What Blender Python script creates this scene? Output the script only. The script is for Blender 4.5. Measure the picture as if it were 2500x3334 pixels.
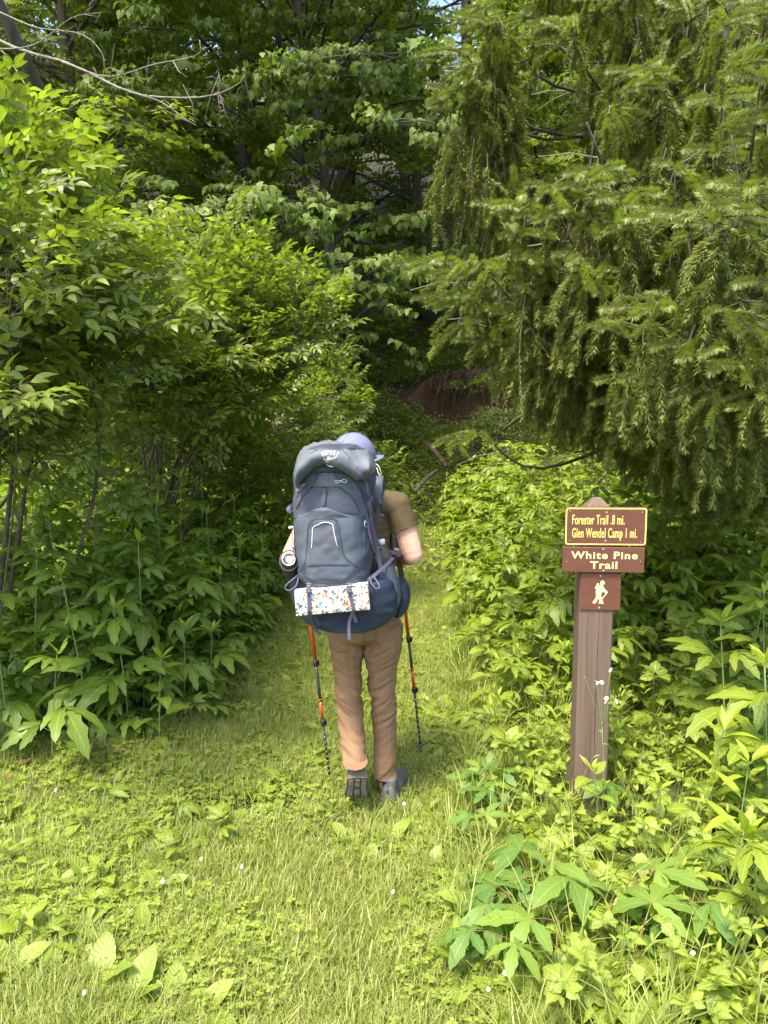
import bpy, math, random
import numpy as np
from mathutils import Matrix, Vector, Euler, noise
from mathutils.bvhtree import BVHTree
R = math.radians
rng = np.random.default_rng(7)
random.seed(7)
SC = bpy.context.scene
COL = SC.collection
for _o in list(bpy.data.objects):
    bpy.data.objects.remove(_o)

# ------------------------------------------------------------------ camera, sky, sun, exposure
CAM = Vector((0, 0, 1.8)); PITCH = R(8.0); FOC = 2471.0
cd = bpy.data.cameras.new('camera'); cam = bpy.data.objects.new('camera', cd); COL.objects.link(cam)
cam.location = CAM; cam.rotation_euler = (R(90) - PITCH, 0, 0)
cd.sensor_fit = 'VERTICAL'; cd.angle = 2 * math.atan(1667 / FOC); cd.clip_start = 0.05; cd.clip_end = 600
SC.camera = cam
SUN_EL, SUN_AZ = R(64), R(-142)          # azimuth from +Y, negative = to the left
w = bpy.data.worlds.new('World'); SC.world = w; w.use_nodes = True
nt = w.node_tree; bg = nt.nodes['Background']
sky = nt.nodes.new('ShaderNodeTexSky'); sky.sky_type = 'NISHITA'; sky.sun_disc = False
sky.sun_elevation = SUN_EL; sky.sun_rotation = SUN_AZ; sky.dust_density = 3.0; sky.air_density = 1.0
nt.links.new(sky.outputs[0], bg.inputs[0]); bg.inputs[1].default_value = 0.15
sl = bpy.data.lights.new('sun', 'SUN'); sl.energy = 2.3; sl.angle = R(12); sl.color = (1, 0.91, 0.74)
sun = bpy.data.objects.new('sun', sl); COL.objects.link(sun)
sd = Vector((math.sin(SUN_AZ) * math.cos(SUN_EL), math.cos(SUN_AZ) * math.cos(SUN_EL), math.sin(SUN_EL)))
sun.rotation_euler = sd.to_track_quat('Z', 'Y').to_euler()
SC.view_settings.view_transform = 'Standard'; SC.view_settings.look = 'None'
SC.view_settings.exposure = 1.9; SC.view_settings.gamma = 1; SC.view_settings.use_curve_mapping = False
SC.render.engine = 'CYCLES'
cy = SC.cycles
cy.max_bounces = 7; cy.diffuse_bounces = 4; cy.glossy_bounces = 2; cy.transmission_bounces = 5; cy.transparent_max_bounces = 6
cy.sample_clamp_indirect = 8; cy.caustics_reflective = False; cy.caustics_refractive = False
cy.use_denoising = True; cy.denoiser = 'OPENIMAGEDENOISE'; cy.denoising_prefilter = 'ACCURATE'

def raydir(px, py):
    a = (1667 - py) / FOC
    return Vector(((px - 1250) / FOC, math.cos(PITCH) + a * math.sin(PITCH), -math.sin(PITCH) + a * math.cos(PITCH)))
def W(px, py, Y):
    d = raydir(px, py); return CAM + d * (Y / d.y)
def G(px, py, z=0):
    d = raydir(px, py); return CAM + d * ((z - CAM.z) / d.z)

# ------------------------------------------------------------------ terrain height
def sstep(a, b, x):
    t = np.clip((np.asarray(x, float) - a) / (b - a), 0, 1); return t * t * (3 - 2 * t)
def H(x, y):
    x = np.asarray(x, float); y = np.asarray(y, float)
    z = 1.25 * sstep(10.6, 14.3, y)
    z = z + 0.35 * sstep(1.5, 8, np.abs(x - 0.3)) * sstep(5, 10, y)
    inb = sstep(.3, 1.1, x) * (1 - sstep(3.4, 4.6, x))
    yc = 14.55 + 0.22 * np.sin(x * 2.1) + 0.1 * np.sin(x * 6.3 + 1)
    cl = sstep(0, 0.28, y - yc); sl_ = sstep(-1.6, 1.6, y - yc)
    z = z + 1.2 * (inb * cl + (1 - inb) * sl_)
    z = z + 0.45 * np.clip(y - 15.2, 0, None)
    z = z + 0.02 * np.sin(x * 3.1 + y) * np.sin(y * 2.3 - x * .7) + 0.08 * np.sin(x * .9 + 2) * np.sin(y * .7) * sstep(9, 14, y)
    z = z + 0.05 * sstep(-0.9, -2.2, x) * sstep(3, 4, y)
    return z
def h1(x, y): return float(H(x, y))
PLY = [1.0, 3.4, 3.6, 4.02, 5.2, 6.4, 8.5, 10.6]; PLX = [-9, -4.5, -1.9, -0.98, -.92, -.86, -.62, -.25]
PRY = [1.0, 2.0, 3.03, 3.6, 4.37, 6.95, 10.3, 11]; PRX = [0.27, 0.30, 0.31, .42, .55, .56, .78, .9]
def pathL(y): return np.interp(y, PLY, PLX)
def pathR(y): return np.interp(y, PRY, PRX)

# ------------------------------------------------------------------ object helpers
def tag(o, label=None, cat=None, group=None, kind=None):
    if label: o['label'] = label
    if cat: o['category'] = cat
    if group: o['group'] = group
    if kind: o['kind'] = kind
    return o
def empty(name, loc=(0, 0, 0), rz=0.0):
    o = bpy.data.objects.new(name, None); o.location = loc; o.rotation_euler = (0, 0, rz); o.empty_display_size = .05
    COL.objects.link(o); return o
def link(name, me, parent=None, M=None):
    o = bpy.data.objects.new(name, me); COL.objects.link(o)
    if parent is not None: o.parent = parent
    if M is not None: o.matrix_basis = M
    return o
class Geo:
    def __init__(s): s.V = []; s.F = []; s.U = []; s.M = []; s.n = 0
    def add(s, V, F, U=None, m=0, T=None):
        V = np.asarray(V, float)
        if T is not None: V = V @ T[:3, :3].T + T[:3, 3]
        s.V.append(V); s.U.append(np.zeros((len(V), 2)) if U is None else np.asarray(U, float))
        n = s.n; s.F += [tuple(i + n for i in f) for f in F]
        s.M += ([m] * len(F) if np.isscalar(m) else list(m)); s.n += len(V); return s
    def addgeo(s, g, T=None, dm=0):
        return s.add(np.vstack(g.V), g.F, np.vstack(g.U), [m + dm for m in g.M], T)
    def mesh(s, name, mats, smooth=True):
        V = np.vstack(s.V); U = np.vstack(s.U)
        me = bpy.data.meshes.new(name); me.from_pydata(V.tolist(), [], s.F)
        uv = me.uv_layers.new(name='UVMap')
        li = np.empty(len(me.loops), np.int32); me.loops.foreach_get('vertex_index', li)
        uv.data.foreach_set('uv', U[li].astype(np.float32).ravel())
        me.polygons.foreach_set('material_index', np.array(s.M, np.int32))
        if smooth: me.polygons.foreach_set('use_smooth', np.ones(len(me.polygons), bool))
        for m in (mats if isinstance(mats, (list, tuple)) else [mats]): me.materials.append(m)
        me.update(); return me
def TR(loc=(0, 0, 0), rz=0, rx=0, ry=0, s=1):
    """numpy 4x4: scale, roll about Y, pitch about X, yaw about Z, move"""
    m = Matrix.Translation(loc) @ Matrix.Rotation(rz, 4, 'Z') @ Matrix.Rotation(rx, 4, 'X') @ Matrix.Rotation(ry, 4, 'Y')
    m = m @ (Matrix.Diagonal((s, s, s, 1)) if np.isscalar(s) else Matrix.Diagonal((*s, 1)))
    return np.array(m)
def MTR(*a, **k): return Matrix(TR(*a, **k).tolist())
def tube(P, r, n=6, cap=True):
    P = np.asarray(P, float); r = np.broadcast_to(np.asarray(r, float), (len(P),))
    V = []; F = []; U = []
    up = np.array([0.31, 0.17, 0.93])
    for i in range(len(P)):
        d = P[min(i + 1, len(P) - 1)] - P[max(i - 1, 0)]; d = d / (np.linalg.norm(d) + 1e-9)
        a = np.cross(d, up); 
        if np.linalg.norm(a) < .15: a = np.cross(d, np.array([1., 0, 0]))
        a /= np.linalg.norm(a); b = np.cross(d, a)
        for k in range(n):
            t = 2 * math.pi * k / n; V.append(P[i] + r[i] * (a * math.cos(t) + b * math.sin(t))); U.append((k / n, i / len(P)))
    for i in range(len(P) - 1):
        for k in range(n):
            F.append((i * n + k, i * n + (k + 1) % n, (i + 1) * n + (k + 1) % n, (i + 1) * n + k))
    if cap: F.append(tuple(range(n))[::-1]); F.append(tuple((len(P) - 1) * n + k for k in range(n)))
    return np.array(V), F, np.array(U)
def spline(P, n):
    P = [np.array(p, float) for p in P]; Q = [2 * P[0] - P[1]] + P + [2 * P[-1] - P[-2]]; out = []
    m = len(P) - 1
    for j in range(n):
        u = j / (n - 1) * m; i = min(int(u), m - 1); t = u - i; a, b, c, d = Q[i:i + 4]
        out.append(.5 * ((2 * b) + (c - a) * t + (2 * a - 5 * b + 4 * c - d) * t * t + (3 * b - a - 3 * c + d) * t ** 3))
    return np.array(out)
def boxgeo(g, c, s, T=None, m=0, bev=0.0):
    x, y, z = [v / 2 for v in s]; c = np.array(c, float)
    if bev <= 0:
        V = np.array([(sx * x, sy * y, sz * z) for sx in (-1, 1) for sy in (-1, 1) for sz in (-1, 1)]) + c
        F = [(0, 1, 3, 2), (4, 6, 7, 5), (0, 4, 5, 1), (2, 3, 7, 6), (0, 2, 6, 4), (1, 5, 7, 3)]
        g.add(V, F, None, m, T)
    else:                       # box with chamfered edges facing -Y / all round in XZ
        pts = [(-x, -z), (x, -z), (x, z), (-x, z)]
        ring = lambda k, yy: [(p[0] * (1 - k / x), yy, p[1] * (1 - k / z)) for p in pts]
        V = ring(bev, -y) + ring(0, -y + bev) + ring(0, y - bev) + ring(bev, y)
        F = [(3, 2, 1, 0)[::-1], (12, 13, 14, 15)[::-1]]
        for r_ in range(3):
            for k in range(4): F.append((r_ * 4 + k, r_ * 4 + (k + 1) % 4, r_ * 4 + 4 + (k + 1) % 4, r_ * 4 + 4 + k))
        g.add(np.array(V) + c, F, None, m, T)

# ------------------------------------------------------------------ materials
def newmat(name):
    m = bpy.data.materials.new(name); m.use_nodes = True; t = m.node_tree; t.nodes.clear()
    out = t.nodes.new('ShaderNodeOutputMaterial'); return m, t, out
def N(t, kind, **kw):
    n = t.nodes.new(kind)
    for k, v in kw.items(): setattr(n, k, v)
    return n
def L(t, a, b): t.links.new(a, b)
def math_(t, op, a, b=None, c=None, clamp=False):
    n = N(t, 'ShaderNodeMath', operation=op); n.use_clamp = clamp
    for i, v in enumerate((a, b, c)):
        if v is None: continue
        if isinstance(v, (int, float)): n.inputs[i].default_value = v
        else: L(t, v, n.inputs[i])
    return n.outputs[0]
def mixc(t, f, a, b, bt='MIX'):
    n = N(t, 'ShaderNodeMix', data_type='RGBA', blend_type=bt)
    for i, v in ((0, f), (6, a), (7, b)):
        if isinstance(v, (int, float)): n.inputs[i].default_value = v
        elif isinstance(v, tuple): n.inputs[i].default_value = (*v, 1) if len(v) == 3 else v
        else: L(t, v, n.inputs[i])
    return n.outputs[2]
def leafmat(name, a, b, trans=0.38, rough=0.42, vein=0.25, tcol=None, bump=0.25, spec=0.5, odd=None):
    a, b = [tuple(c * k for c, k in zip(v, (1.78, 1.2, .82))) for v in (a, b)]
    m, t, out = newmat(name)
    oi = N(t, 'ShaderNodeObjectInfo'); ge = N(t, 'ShaderNodeNewGeometry')
    r = math_(t, 'ADD', math_(t, 'MULTIPLY', oi.outputs['Random'], .5), math_(t, 'MULTIPLY', ge.outputs['Random Per Island'], .5))
    col = mixc(t, r, a, b)
    if odd:
        r2 = math_(t, 'FRACT', math_(t, 'MULTIPLY', math_(t, 'ADD', ge.outputs['Random Per Island'], oi.outputs['Random']), 37.7))
        col = mixc(t, math_(t, 'GREATER_THAN', r2, 1 - odd[0]), col, odd[1])
    h = None
    if vein > 0:
        uv = N(t, 'ShaderNodeUVMap'); sp = N(t, 'ShaderNodeSeparateXYZ'); L(t, uv.outputs[0], sp.inputs[0])
        av = math_(t, 'ABSOLUTE', math_(t, 'SUBTRACT', sp.outputs[1], .5))
        mid = math_(t, 'LESS_THAN', av, .035)
        side = math_(t, 'SINE', math_(t, 'MULTIPLY', math_(t, 'SUBTRACT', sp.outputs[0], math_(t, 'MULTIPLY', av, .55)), 50.0))
        sidel = math_(t, 'GREATER_THAN', side, .86)
        v = math_(t, 'MAXIMUM', mid, math_(t, 'MULTIPLY', sidel, .55))
        lite = tuple(min(1, c * 1.7 + .03) for c in b)
        col = mixc(t, math_(t, 'MULTIPLY', v, vein * 2, clamp=True), col, lite)
        h = math_(t, 'SUBTRACT', math_(t, 'MULTIPLY', side, -.3), v)
    p = N(t, 'ShaderNodeBsdfPrincipled'); p.inputs['Roughness'].default_value = rough
    p.inputs['Specular IOR Level'].default_value = spec
    L(t, col, p.inputs['Base Color'])
    if h is not None and bump > 0:
        bp = N(t, 'ShaderNodeBump'); bp.inputs['Strength'].default_value = bump; bp.inputs['Distance'].default_value = .002
        L(t, h, bp.inputs['Height']); L(t, bp.outputs[0], p.inputs['Normal'])
    tr = N(t, 'ShaderNodeBsdfTranslucent')
    L(t, mixc(t, 1.0, col, tcol or (1.35, 1.5, .45), 'MULTIPLY'), tr.inputs[0])
    mx = N(t, 'ShaderNodeMixShader'); mx.inputs[0].default_value = trans
    L(t, p.outputs[0], mx.inputs[1]); L(t, tr.outputs[0], mx.inputs[2]); L(t, mx.outputs[0], out.inputs[0]); return m
def pmat(name, col, rough=.6, var=0.0, scale=20, bump=0.0, bscale=60, metal=0, spec=.5, stretch=(1, 1, 1), col2=None, sheen=0):
    m, t, out = newmat(name); p = N(t, 'ShaderNodeBsdfPrincipled'); L(t, p.outputs[0], out.inputs[0])
    p.inputs['Roughness'].default_value = rough; p.inputs['Metallic'].default_value = metal
    p.inputs['Specular IOR Level'].default_value = spec; p.inputs['Base Color'].default_value = (*col, 1)
    p.inputs['Sheen Weight'].default_value = sheen
    tc = N(t, 'ShaderNodeTexCoord'); mp = N(t, 'ShaderNodeMapping'); mp.inputs['Scale'].default_value = stretch; L(t, tc.outputs['Object'], mp.inputs[0])
    if var > 0 or col2:
        nz = N(t, 'ShaderNodeTexNoise'); nz.inputs['Scale'].default_value = scale; nz.inputs['Detail'].default_value = 6; L(t, mp.outputs[0], nz.inputs[0])
        rp = N(t, 'ShaderNodeMapRange'); rp.inputs[1].default_value = .35; rp.inputs[2].default_value = .65; L(t, nz.outputs[0], rp.inputs[0])
        L(t, mixc(t, rp.outputs[0], tuple(c * (1 - var) for c in col), col2 or tuple(min(1, c * (1 + var)) for c in col)), p.inputs['Base Color'])
    if bump > 0:
        nz = N(t, 'ShaderNodeTexNoise'); nz.inputs['Scale'].default_value = bscale; nz.inputs['Detail'].default_value = 5; L(t, mp.outputs[0], nz.inputs[0])
        bp = N(t, 'ShaderNodeBump'); bp.inputs['Strength'].default_value = bump; bp.inputs['Distance'].default_value = .01
        L(t, nz.outputs[0], bp.inputs['Height']); L(t, bp.outputs[0], p.inputs['Normal'])
    return m
M = {}
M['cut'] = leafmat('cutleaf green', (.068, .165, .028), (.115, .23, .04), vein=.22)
M['cutlite'] = leafmat('sunny weed green', (.085, .19, .03), (.15, .27, .045), vein=.22, trans=.42)  # lighter copy of the cutleaf colour; sunlight on the weeds is painted in
M['weed'] = leafmat('weed green', (.09, .19, .03), (.16, .29, .045), vein=.22)
M['rasp'] = leafmat('raspberry green', (.10, .21, .04), (.17, .30, .06), vein=.35, bump=.5)
M['creep'] = leafmat('creeper green', (.045, .14, .045), (.13, .27, .06), vein=.11, rough=.45, spec=.3)
M['young'] = leafmat('young shoot green', (.13, .26, .04), (.20, .34, .055), vein=.2, trans=.45)
M['shrub'] = leafmat('shrub leaf', (.055, .12, .03), (.13, .23, .055), vein=.15, rough=.38, trans=.4, odd=(.16, (.26, .36, .06)))  # pale odd leaves and lighter end: new growth plus sunlit highlights painted in
M['linden'] = leafmat('heart leaf', (.05, .12, .03), (.09, .18, .045), vein=.12, rough=.5, spec=.3, trans=.36)
M['maple'] = leafmat('maple leaf', (.065, .15, .025), (.16, .29, .04), vein=0, trans=.5, rough=.5, spec=.3)
M['beech'] = leafmat('small leaf', (.045, .11, .022), (.10, .19, .035), vein=0, trans=.42, rough=.48, spec=.35)
M['needle'] = leafmat('spruce needle', (.09, .165, .06), (.145, .235, .09), vein=0, trans=.22, rough=.5, spec=.3)
M['needlenew'] = leafmat('new spruce needle', (.11, .21, .06), (.15, .26, .075), vein=0, trans=.25, rough=.45)
M['needledry'] = leafmat('dry spruce needle', (.10, .11, .045), (.14, .135, .055), vein=0, trans=.1, rough=.6)
M['grass'] = leafmat('grass blade', (.11, .215, .06), (.215, .335, .125), vein=0, trans=.35, rough=.45)
M['straw'] = leafmat('dry grass', (.17, .23, .14), (.23, .30, .20), vein=0, trans=.25, rough=.6, tcol=(1, 1, .7))
M['clover'] = leafmat('clover leaf', (.11, .22, .05), (.18, .31, .075), vein=0, trans=.38, rough=.5)
M['plantain'] = leafmat('plantain leaf', (.10, .22, .045), (.19, .34, .075), vein=.16, trans=.4, rough=.45, bump=.9)
M['stem'] = pmat('green stem', (.16, .24, .07), .5, .25, 8)
M['redstem'] = pmat('reddish stalk', (.22, .09, .04), .5, .3, 8)
M['twig'] = pmat('grey twig', (.12, .095, .065), .8, .4, 30, .3)
M['deadtwig'] = pmat('bare pale twig', (.17, .15, .115), .8, .3, 30, .3)
M['bark'] = pmat('dark bark', (.075, .062, .048), .9, .5, 9, 1.0, 22, stretch=(1, 1, .22))
M['rootmat'] = pmat('root', (.12, .08, .05), .9, .4, 20, .4)
M['litter'] = pmat('dead leaf', (.24, .13, .075), .8, .4, 6)
M['white'] = pmat('white petal', (.8, .8, .78), .6)
M['yel'] = pmat('yellow disc', (.75, .55, .08), .6)

# ------------------------------------------------------------------ leaf shapes
def lobe(Ln, Wd, n=5, teeth=0, droop=.15, fold=.25, peak=.45, sharp=1.0, base=.0, wav=0):
    V = []; U = []; F = []
    for i in range(n + 1):
        t = i / n
        if t <= peak: hw = base + (1 - base) * math.sin(math.pi / 2 * t / peak) ** .8
        else: hw = math.cos(math.pi / 2 * (t - peak) / (1 - peak)) ** sharp
        if teeth and 0 < i < n: hw *= 1 + teeth * (1 if i % 2 else -1)
        hw *= Wd / 2
        z = -droop * Ln * t * t; y = Ln * t * (1 - .25 * droop * t)
        wz = wav * Wd * math.sin(i * 2.3)
        V += [(-hw, y - hw * .1, z + fold * hw + wz), (0, y, z), (hw, y - hw * .1, z + fold * hw - wz)]
        U += [(t, 0), (t, .5), (t, 1)]
    for i in range(n):
        a = i * 3
        F += [(a, a + 1, a + 4, a + 3), (a + 1, a + 2, a + 5, a + 4)]
    return np.array(V), F, np.array(U)
def stalk(g, a, b, r, m=1, bow=0, n=3):
    a = np.array(a, float); b = np.array(b, float); mid = (a + b) / 2 + np.array([0, 0, bow]); V, F, U = tube([a, mid, b], [r, r * .85, r * .7], n, False); g.add(V, F, U, m)
def g_cut(nl=5, s=1.0, seed=0):
    q = random.Random(seed); g = Geo(); stalk(g, (0, 0, 0), (0, .06 * s, .012 * s), .0016, 1, .004)
    base = (0, .055 * s, .012 * s)
    for a, l, w_ in [(0, .155, .050), (-36, .138, .040), (38, .134, .040), (-76, .10, .032), (74, .10, .032)][:nl]:
        l *= q.uniform(.88, 1.12); V, F, U = lobe(l * s, w_ * s, 8, .17, q.uniform(.35, .6), .22, .58, .85, .28, .03)
        g.add(V, F, U, 0, TR(base, R(-a + q.uniform(-6, 6)), R(q.uniform(-12, 6)), R(q.uniform(-12, 12))))
    return g
def g_simple(l, wd, n=5, teeth=0, droop=.3, fold=.25, pet=.02, m=0, peak=.4, wav=0, sharp=1., base=0):
    g = Geo(); stalk(g, (0, 0, 0), (0, pet, .003), .001, 1)
    V, F, U = lobe(l, wd, n, teeth, droop, fold, peak, sharp, base, wav); g.add(V, F, U, m, TR((0, pet, .003))); return g
def g_comp(angs, l, wd, pet=.06, teeth=.14, n=7, seed=0, droop=.35, fold=.2, sc=None, peak=.5):
    q = random.Random(seed); g = Geo(); stalk(g, (0, 0, 0), (0, pet, .01), .0014, 1, .006)
    for i, a in enumerate(angs):
        k = (sc[i] if sc else 1) * q.uniform(.9, 1.1)
        V, F, U = lobe(l * k, wd * k, n, teeth, droop * q.uniform(.6, 1.4), fold, peak, .9, 0, .03)
        g.add(V, F, U, 0, TR((0, pet, .01), R(a + q.uniform(-6, 6)), R(q.uniform(-14, 4)), R(q.uniform(-12, 12))))
    return g
def g_pinnate(pairs=2, l=.065, wd=.03, rach=.12, seed=0, droop=.25):
    q = random.Random(seed); g = Geo(); stalk(g, (0, 0, 0), (0, rach, -.01), .001, 1, .008)
    for i in range(pairs):
        y = rach * (.4 + .5 * i / max(1, pairs - 1)) if pairs > 1 else rach * .6
        for s in (-1, 1):
            k = q.uniform(.85, 1.1); V, F, U = lobe(l * k, wd * k, 4, 0, droop, .3, .42)
            g.add(V, F, U, 0, TR((0, y, .0), R(s * q.uniform(48, 66)), R(q.uniform(-18, 10)), R(q.uniform(-25, 25))))
    V, F, U = lobe(l * 1.15, wd * 1.15, 4, 0, droop, .3, .42); g.add(V, F, U, 0, TR((0, rach, -.01), 0, R(q.uniform(-20, 5)))); return g
LM = {}
def reg(k, geos, mats): LM[k] = [g.mesh(k, mats) for g in geos]; return LM[k]
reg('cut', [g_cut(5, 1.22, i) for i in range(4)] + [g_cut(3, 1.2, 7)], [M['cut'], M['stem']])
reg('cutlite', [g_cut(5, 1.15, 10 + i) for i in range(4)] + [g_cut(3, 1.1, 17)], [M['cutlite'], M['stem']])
reg('young', [g_simple(.10, .028, 5, .1, .1, .4, .01, peak=.45), g_simple(.075, .022, 4, 0, -.1, .5, .005)], [M['young'], M['stem']])
reg('ovate', [g_simple(.12, .075, 8, .07, .4, .2, .04, peak=.38, wav=.02, base=.3), g_simple(.105, .06, 8, .08, .25, .25, .03, peak=.35, base=.3), g_simple(.09, .055, 8, .07, .5, .2, .03, peak=.36, base=.3)], [M['weed'], M['stem']])
reg('lance', [g_simple(.12, .032, 5, .06, .45, .35, .012, peak=.4), g_simple(.10, .026, 5, .05, .2, .35, .01, peak=.42)], [M['young'], M['stem']])
reg('rasp', [g_comp([0, 75, -75], .085, .058, .05, .1, 8, i, .3, .2, [1.15, .95, .95], .42) for i in range(3)], [M['rasp'], M['stem']])
reg('creep', [g_comp([0, 58, -58, 120, -120], .125, .046, .08, .1, 8, 20 + i, .35, .15, [1.1, 1, 1, .8, .8], .62) for i in range(4)], [M['creep'], M['redstem']])
reg('plantain', [g_simple(.11, .065, 6, 0, .25, .35, .03, peak=.5, wav=.05, base=.2, sharp=.7), g_simple(.13, .06, 6, 0, .45, .3, .03, peak=.5, wav=.05, base=.2, sharp=.8), g_simple(.09, .06, 6, 0, .1, .3, .02, peak=.5, wav=.04, base=.25, sharp=.7)], [M['plantain'], M['stem']])
reg('dockleaf', [g_simple(.20, .085, 9, .04, .35, .3, .05, peak=.4, wav=.04, base=.25, sharp=.8), g_simple(.17, .10, 9, .04, .2, .25, .04, peak=.4, wav=.04, base=.4, sharp=.8)], [M['plantain'], M['stem']])

def twig_shrub(seed, n=3, l=.078, wd=.036, rach=.11, m=None, pairs=2, Lt=.28):
    q = random.Random(seed); g = Geo(); P = spline([(0, 0, 0), (q.uniform(-.02, .02), Lt * .5, .02), (0, Lt, q.uniform(-.01, .05))], 5)
    V, F, U = tube(P, [.0025, .002, .0018, .0014, .001], 4, False); g.add(V, F, U, 1)
    for i in range(n):
        t = (i + .6) / n; p = P[min(4, int(t * 4.4))] * 1.0
        for s in (-1, 1):
            c = g_pinnate(q.choice([1, 2, 2]) if pairs > 1 else 1, l * q.uniform(.8, 1.15), wd * q.uniform(.85, 1.15), rach * q.uniform(.7, 1.1), q.random())
            g.addgeo(c, TR((p[0], Lt * t, p[2]), R(s * q.uniform(35, 65)), R(q.uniform(-20, 35)), R(q.uniform(-25, 25)), 1 - .35 * t))
    g.addgeo(g_pinnate(2, l * .8, wd * .8, rach * .6, 5), TR(tuple(P[-1]), 0, R(15))); return g
reg('shrubtwig', [twig_shrub(i) for i in range(4)], [M['shrub'], M['twig']])
def g_flat(l, wd, q, n=2, droop=.25, kind='o'):
    if kind == 'heart':
        V = np.array([(0, 0, 0), (-.42 * wd, -.06 * l, -.02), (-.5 * wd, .3 * l, -.02 * l), (-.3 * wd, .7 * l, -.12 * l), (0, l, -.35 * l), (.3 * wd, .7 * l, -.12 * l), (.5 * wd, .3 * l, -.02 * l), (.42 * wd, -.06 * l, -.02), (0, .45 * l, -.04 * l)])
        V[:, 2] += .12 * np.abs(V[:, 0])
        F = [(0, 1, 2, 8), (8, 2, 3, 4), (8, 4, 5, 6), (0, 8, 6, 7)]
        return V, F, np.column_stack([V[:, 1] / l, V[:, 0] / wd + .5])
    if kind == 'maple':
        P = [(0, 0), (-.30, .08), (-.5, .28), (-.30, .36), (-.40, .72), (-.13, .60), (0, 1), (.13, .60), (.40, .72), (.30, .36), (.5, .28), (.30, .08)]
        V = np.array([(x * wd, y * l, -droop * l * (x * x + y * y * .6)) for x, y in P])
        return V, [(0, 1, 2, 3), (0, 3, 4, 5), (0, 5, 6, 7), (0, 7, 8, 9), (0, 9, 10, 11)], None
    return lobe(l, wd, 3, 0, droop, .2, .42)
def spray(seed, kind, n=30, Ls=.6, l=.09, wd=.08, spread=.5, dro=25, vert=.05):
    """flat leafy spray: a twig along +Y with side twigs, leaves laid in a layer"""
    q = random.Random(seed); g = Geo(); V, F, U = tube([(0, 0, 0), (0, Ls * .5, .015), (0, Ls, -.02)], [.004, .003, .0015], 3, False); g.add(V, F, U, 1)
    ns = 5
    for i in range(ns):
        y0 = Ls * (i + .5) / ns
        for s in (-1, 1):
            ll = spread * Ls * (1 - .55 * i / ns) * q.uniform(.7, 1.1); a = R(q.uniform(40, 65))
            e = (s * ll * math.sin(a), y0 + ll * math.cos(a), q.uniform(-.05, .04)); V, F, U = tube([(0, y0, .01), e], [.002, .001], 3, False); g.add(V, F, U, 1)
            k = max(2, round(n / (2 * ns)))
            for j in range(k):
                t = (j + .7) / k; p = (e[0] * t, y0 + (e[1] - y0) * t, .01 + e[2] * t + q.uniform(-vert, vert) * .6)
                V, F, U = g_flat(l * q.uniform(.7, 1.15), wd * q.uniform(.8, 1.1), q, 3, .3, kind)
                g.add(V, F, U, 0, TR(p, -s * a + R(q.uniform(-75, 75)), R(-q.uniform(dro - 25, dro + 25)), R(q.uniform(-30, 30))))
    return g
reg('sp_maple', [spray(i, 'maple', 34, .6, .095, .10, .6, 18) for i in range(4)], [M['maple'], M['twig']])
reg('sp_linden', [spray(10 + i, 'heart', 22, .55, .13, .115, .5, 45) for i in range(4)], [M['linden'], M['twig']])
reg('sp_beech', [spray(20 + i, 'o', 44, .55, .075, .04, .6, 15, .08) for i in range(4)], [M['beech'], M['twig']])
reg('sp_small', [spray(30 + i, 'o', 44, .3, .04, .026, .7, 5, .1) for i in range(3)], [M['weed'], M['twig']])

# ------------------------------------------------------------------ GN scatter for what nobody could count
def scatter(name, pts, rots, scl, idx, meshes, parent=None):
    pts = np.asarray(pts, np.float32); n = len(pts)
    tc_ = bpy.data.collections.new(name + '_shapes')
    for i, me in enumerate(meshes):
        tc_.objects.link(bpy.data.objects.new('shape_%02d_' % i + name, me))
    me = bpy.data.meshes.new(name); me.vertices.add(n); me.vertices.foreach_set('co', pts.ravel())
    for an, ty, f, d in (('rot', 'FLOAT_VECTOR', 'vector', rots), ('scl', 'FLOAT', 'value', scl), ('idx', 'INT', 'value', idx)):
        at = me.attributes.new(an, ty, 'POINT'); at.data.foreach_set(f, np.asarray(d, np.int32 if ty == 'INT' else np.float32).ravel())
    for m in meshes[0].materials: me.materials.append(m)
    o = link(name, me, parent)
    ng = bpy.data.node_groups.new(name, 'GeometryNodeTree')
    ng.interface.new_socket('Geometry', in_out='INPUT', socket_type='NodeSocketGeometry'); ng.interface.new_socket('Geometry', in_out='OUTPUT', socket_type='NodeSocketGeometry')
    gi = ng.nodes.new('NodeGroupInput'); go = ng.nodes.new('NodeGroupOutput'); ip = ng.nodes.new('GeometryNodeInstanceOnPoints')
    ci = ng.nodes.new('GeometryNodeCollectionInfo'); ci.inputs[0].default_value = tc_; ci.inputs[1].default_value = True; ci.inputs[2].default_value = True
    def att(nm, ty):
        a = ng.nodes.new('GeometryNodeInputNamedAttribute'); a.data_type = ty; a.inputs[0].default_value = nm; return a.outputs[0]
    e2r = ng.nodes.new('FunctionNodeEulerToRotation')
    lk = ng.links.new
    lk(att('rot', 'FLOAT_VECTOR'), e2r.inputs[0]); lk(gi.outputs[0], ip.inputs['Points']); lk(ci.outputs[0], ip.inputs['Instance'])
    ip.inputs['Pick Instance'].default_value = True; lk(att('idx', 'INT'), ip.inputs['Instance Index'])
    lk(e2r.outputs[0], ip.inputs['Rotation']); lk(att('scl', 'FLOAT'), ip.inputs['Scale']); lk(ip.outputs[0], go.inputs[0])
    md = o.modifiers.new('scatter', 'NODES'); md.node_group = ng; return o
def euler_of(T): return Matrix(np.asarray(T)[:3, :3].tolist()).to_euler()

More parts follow.
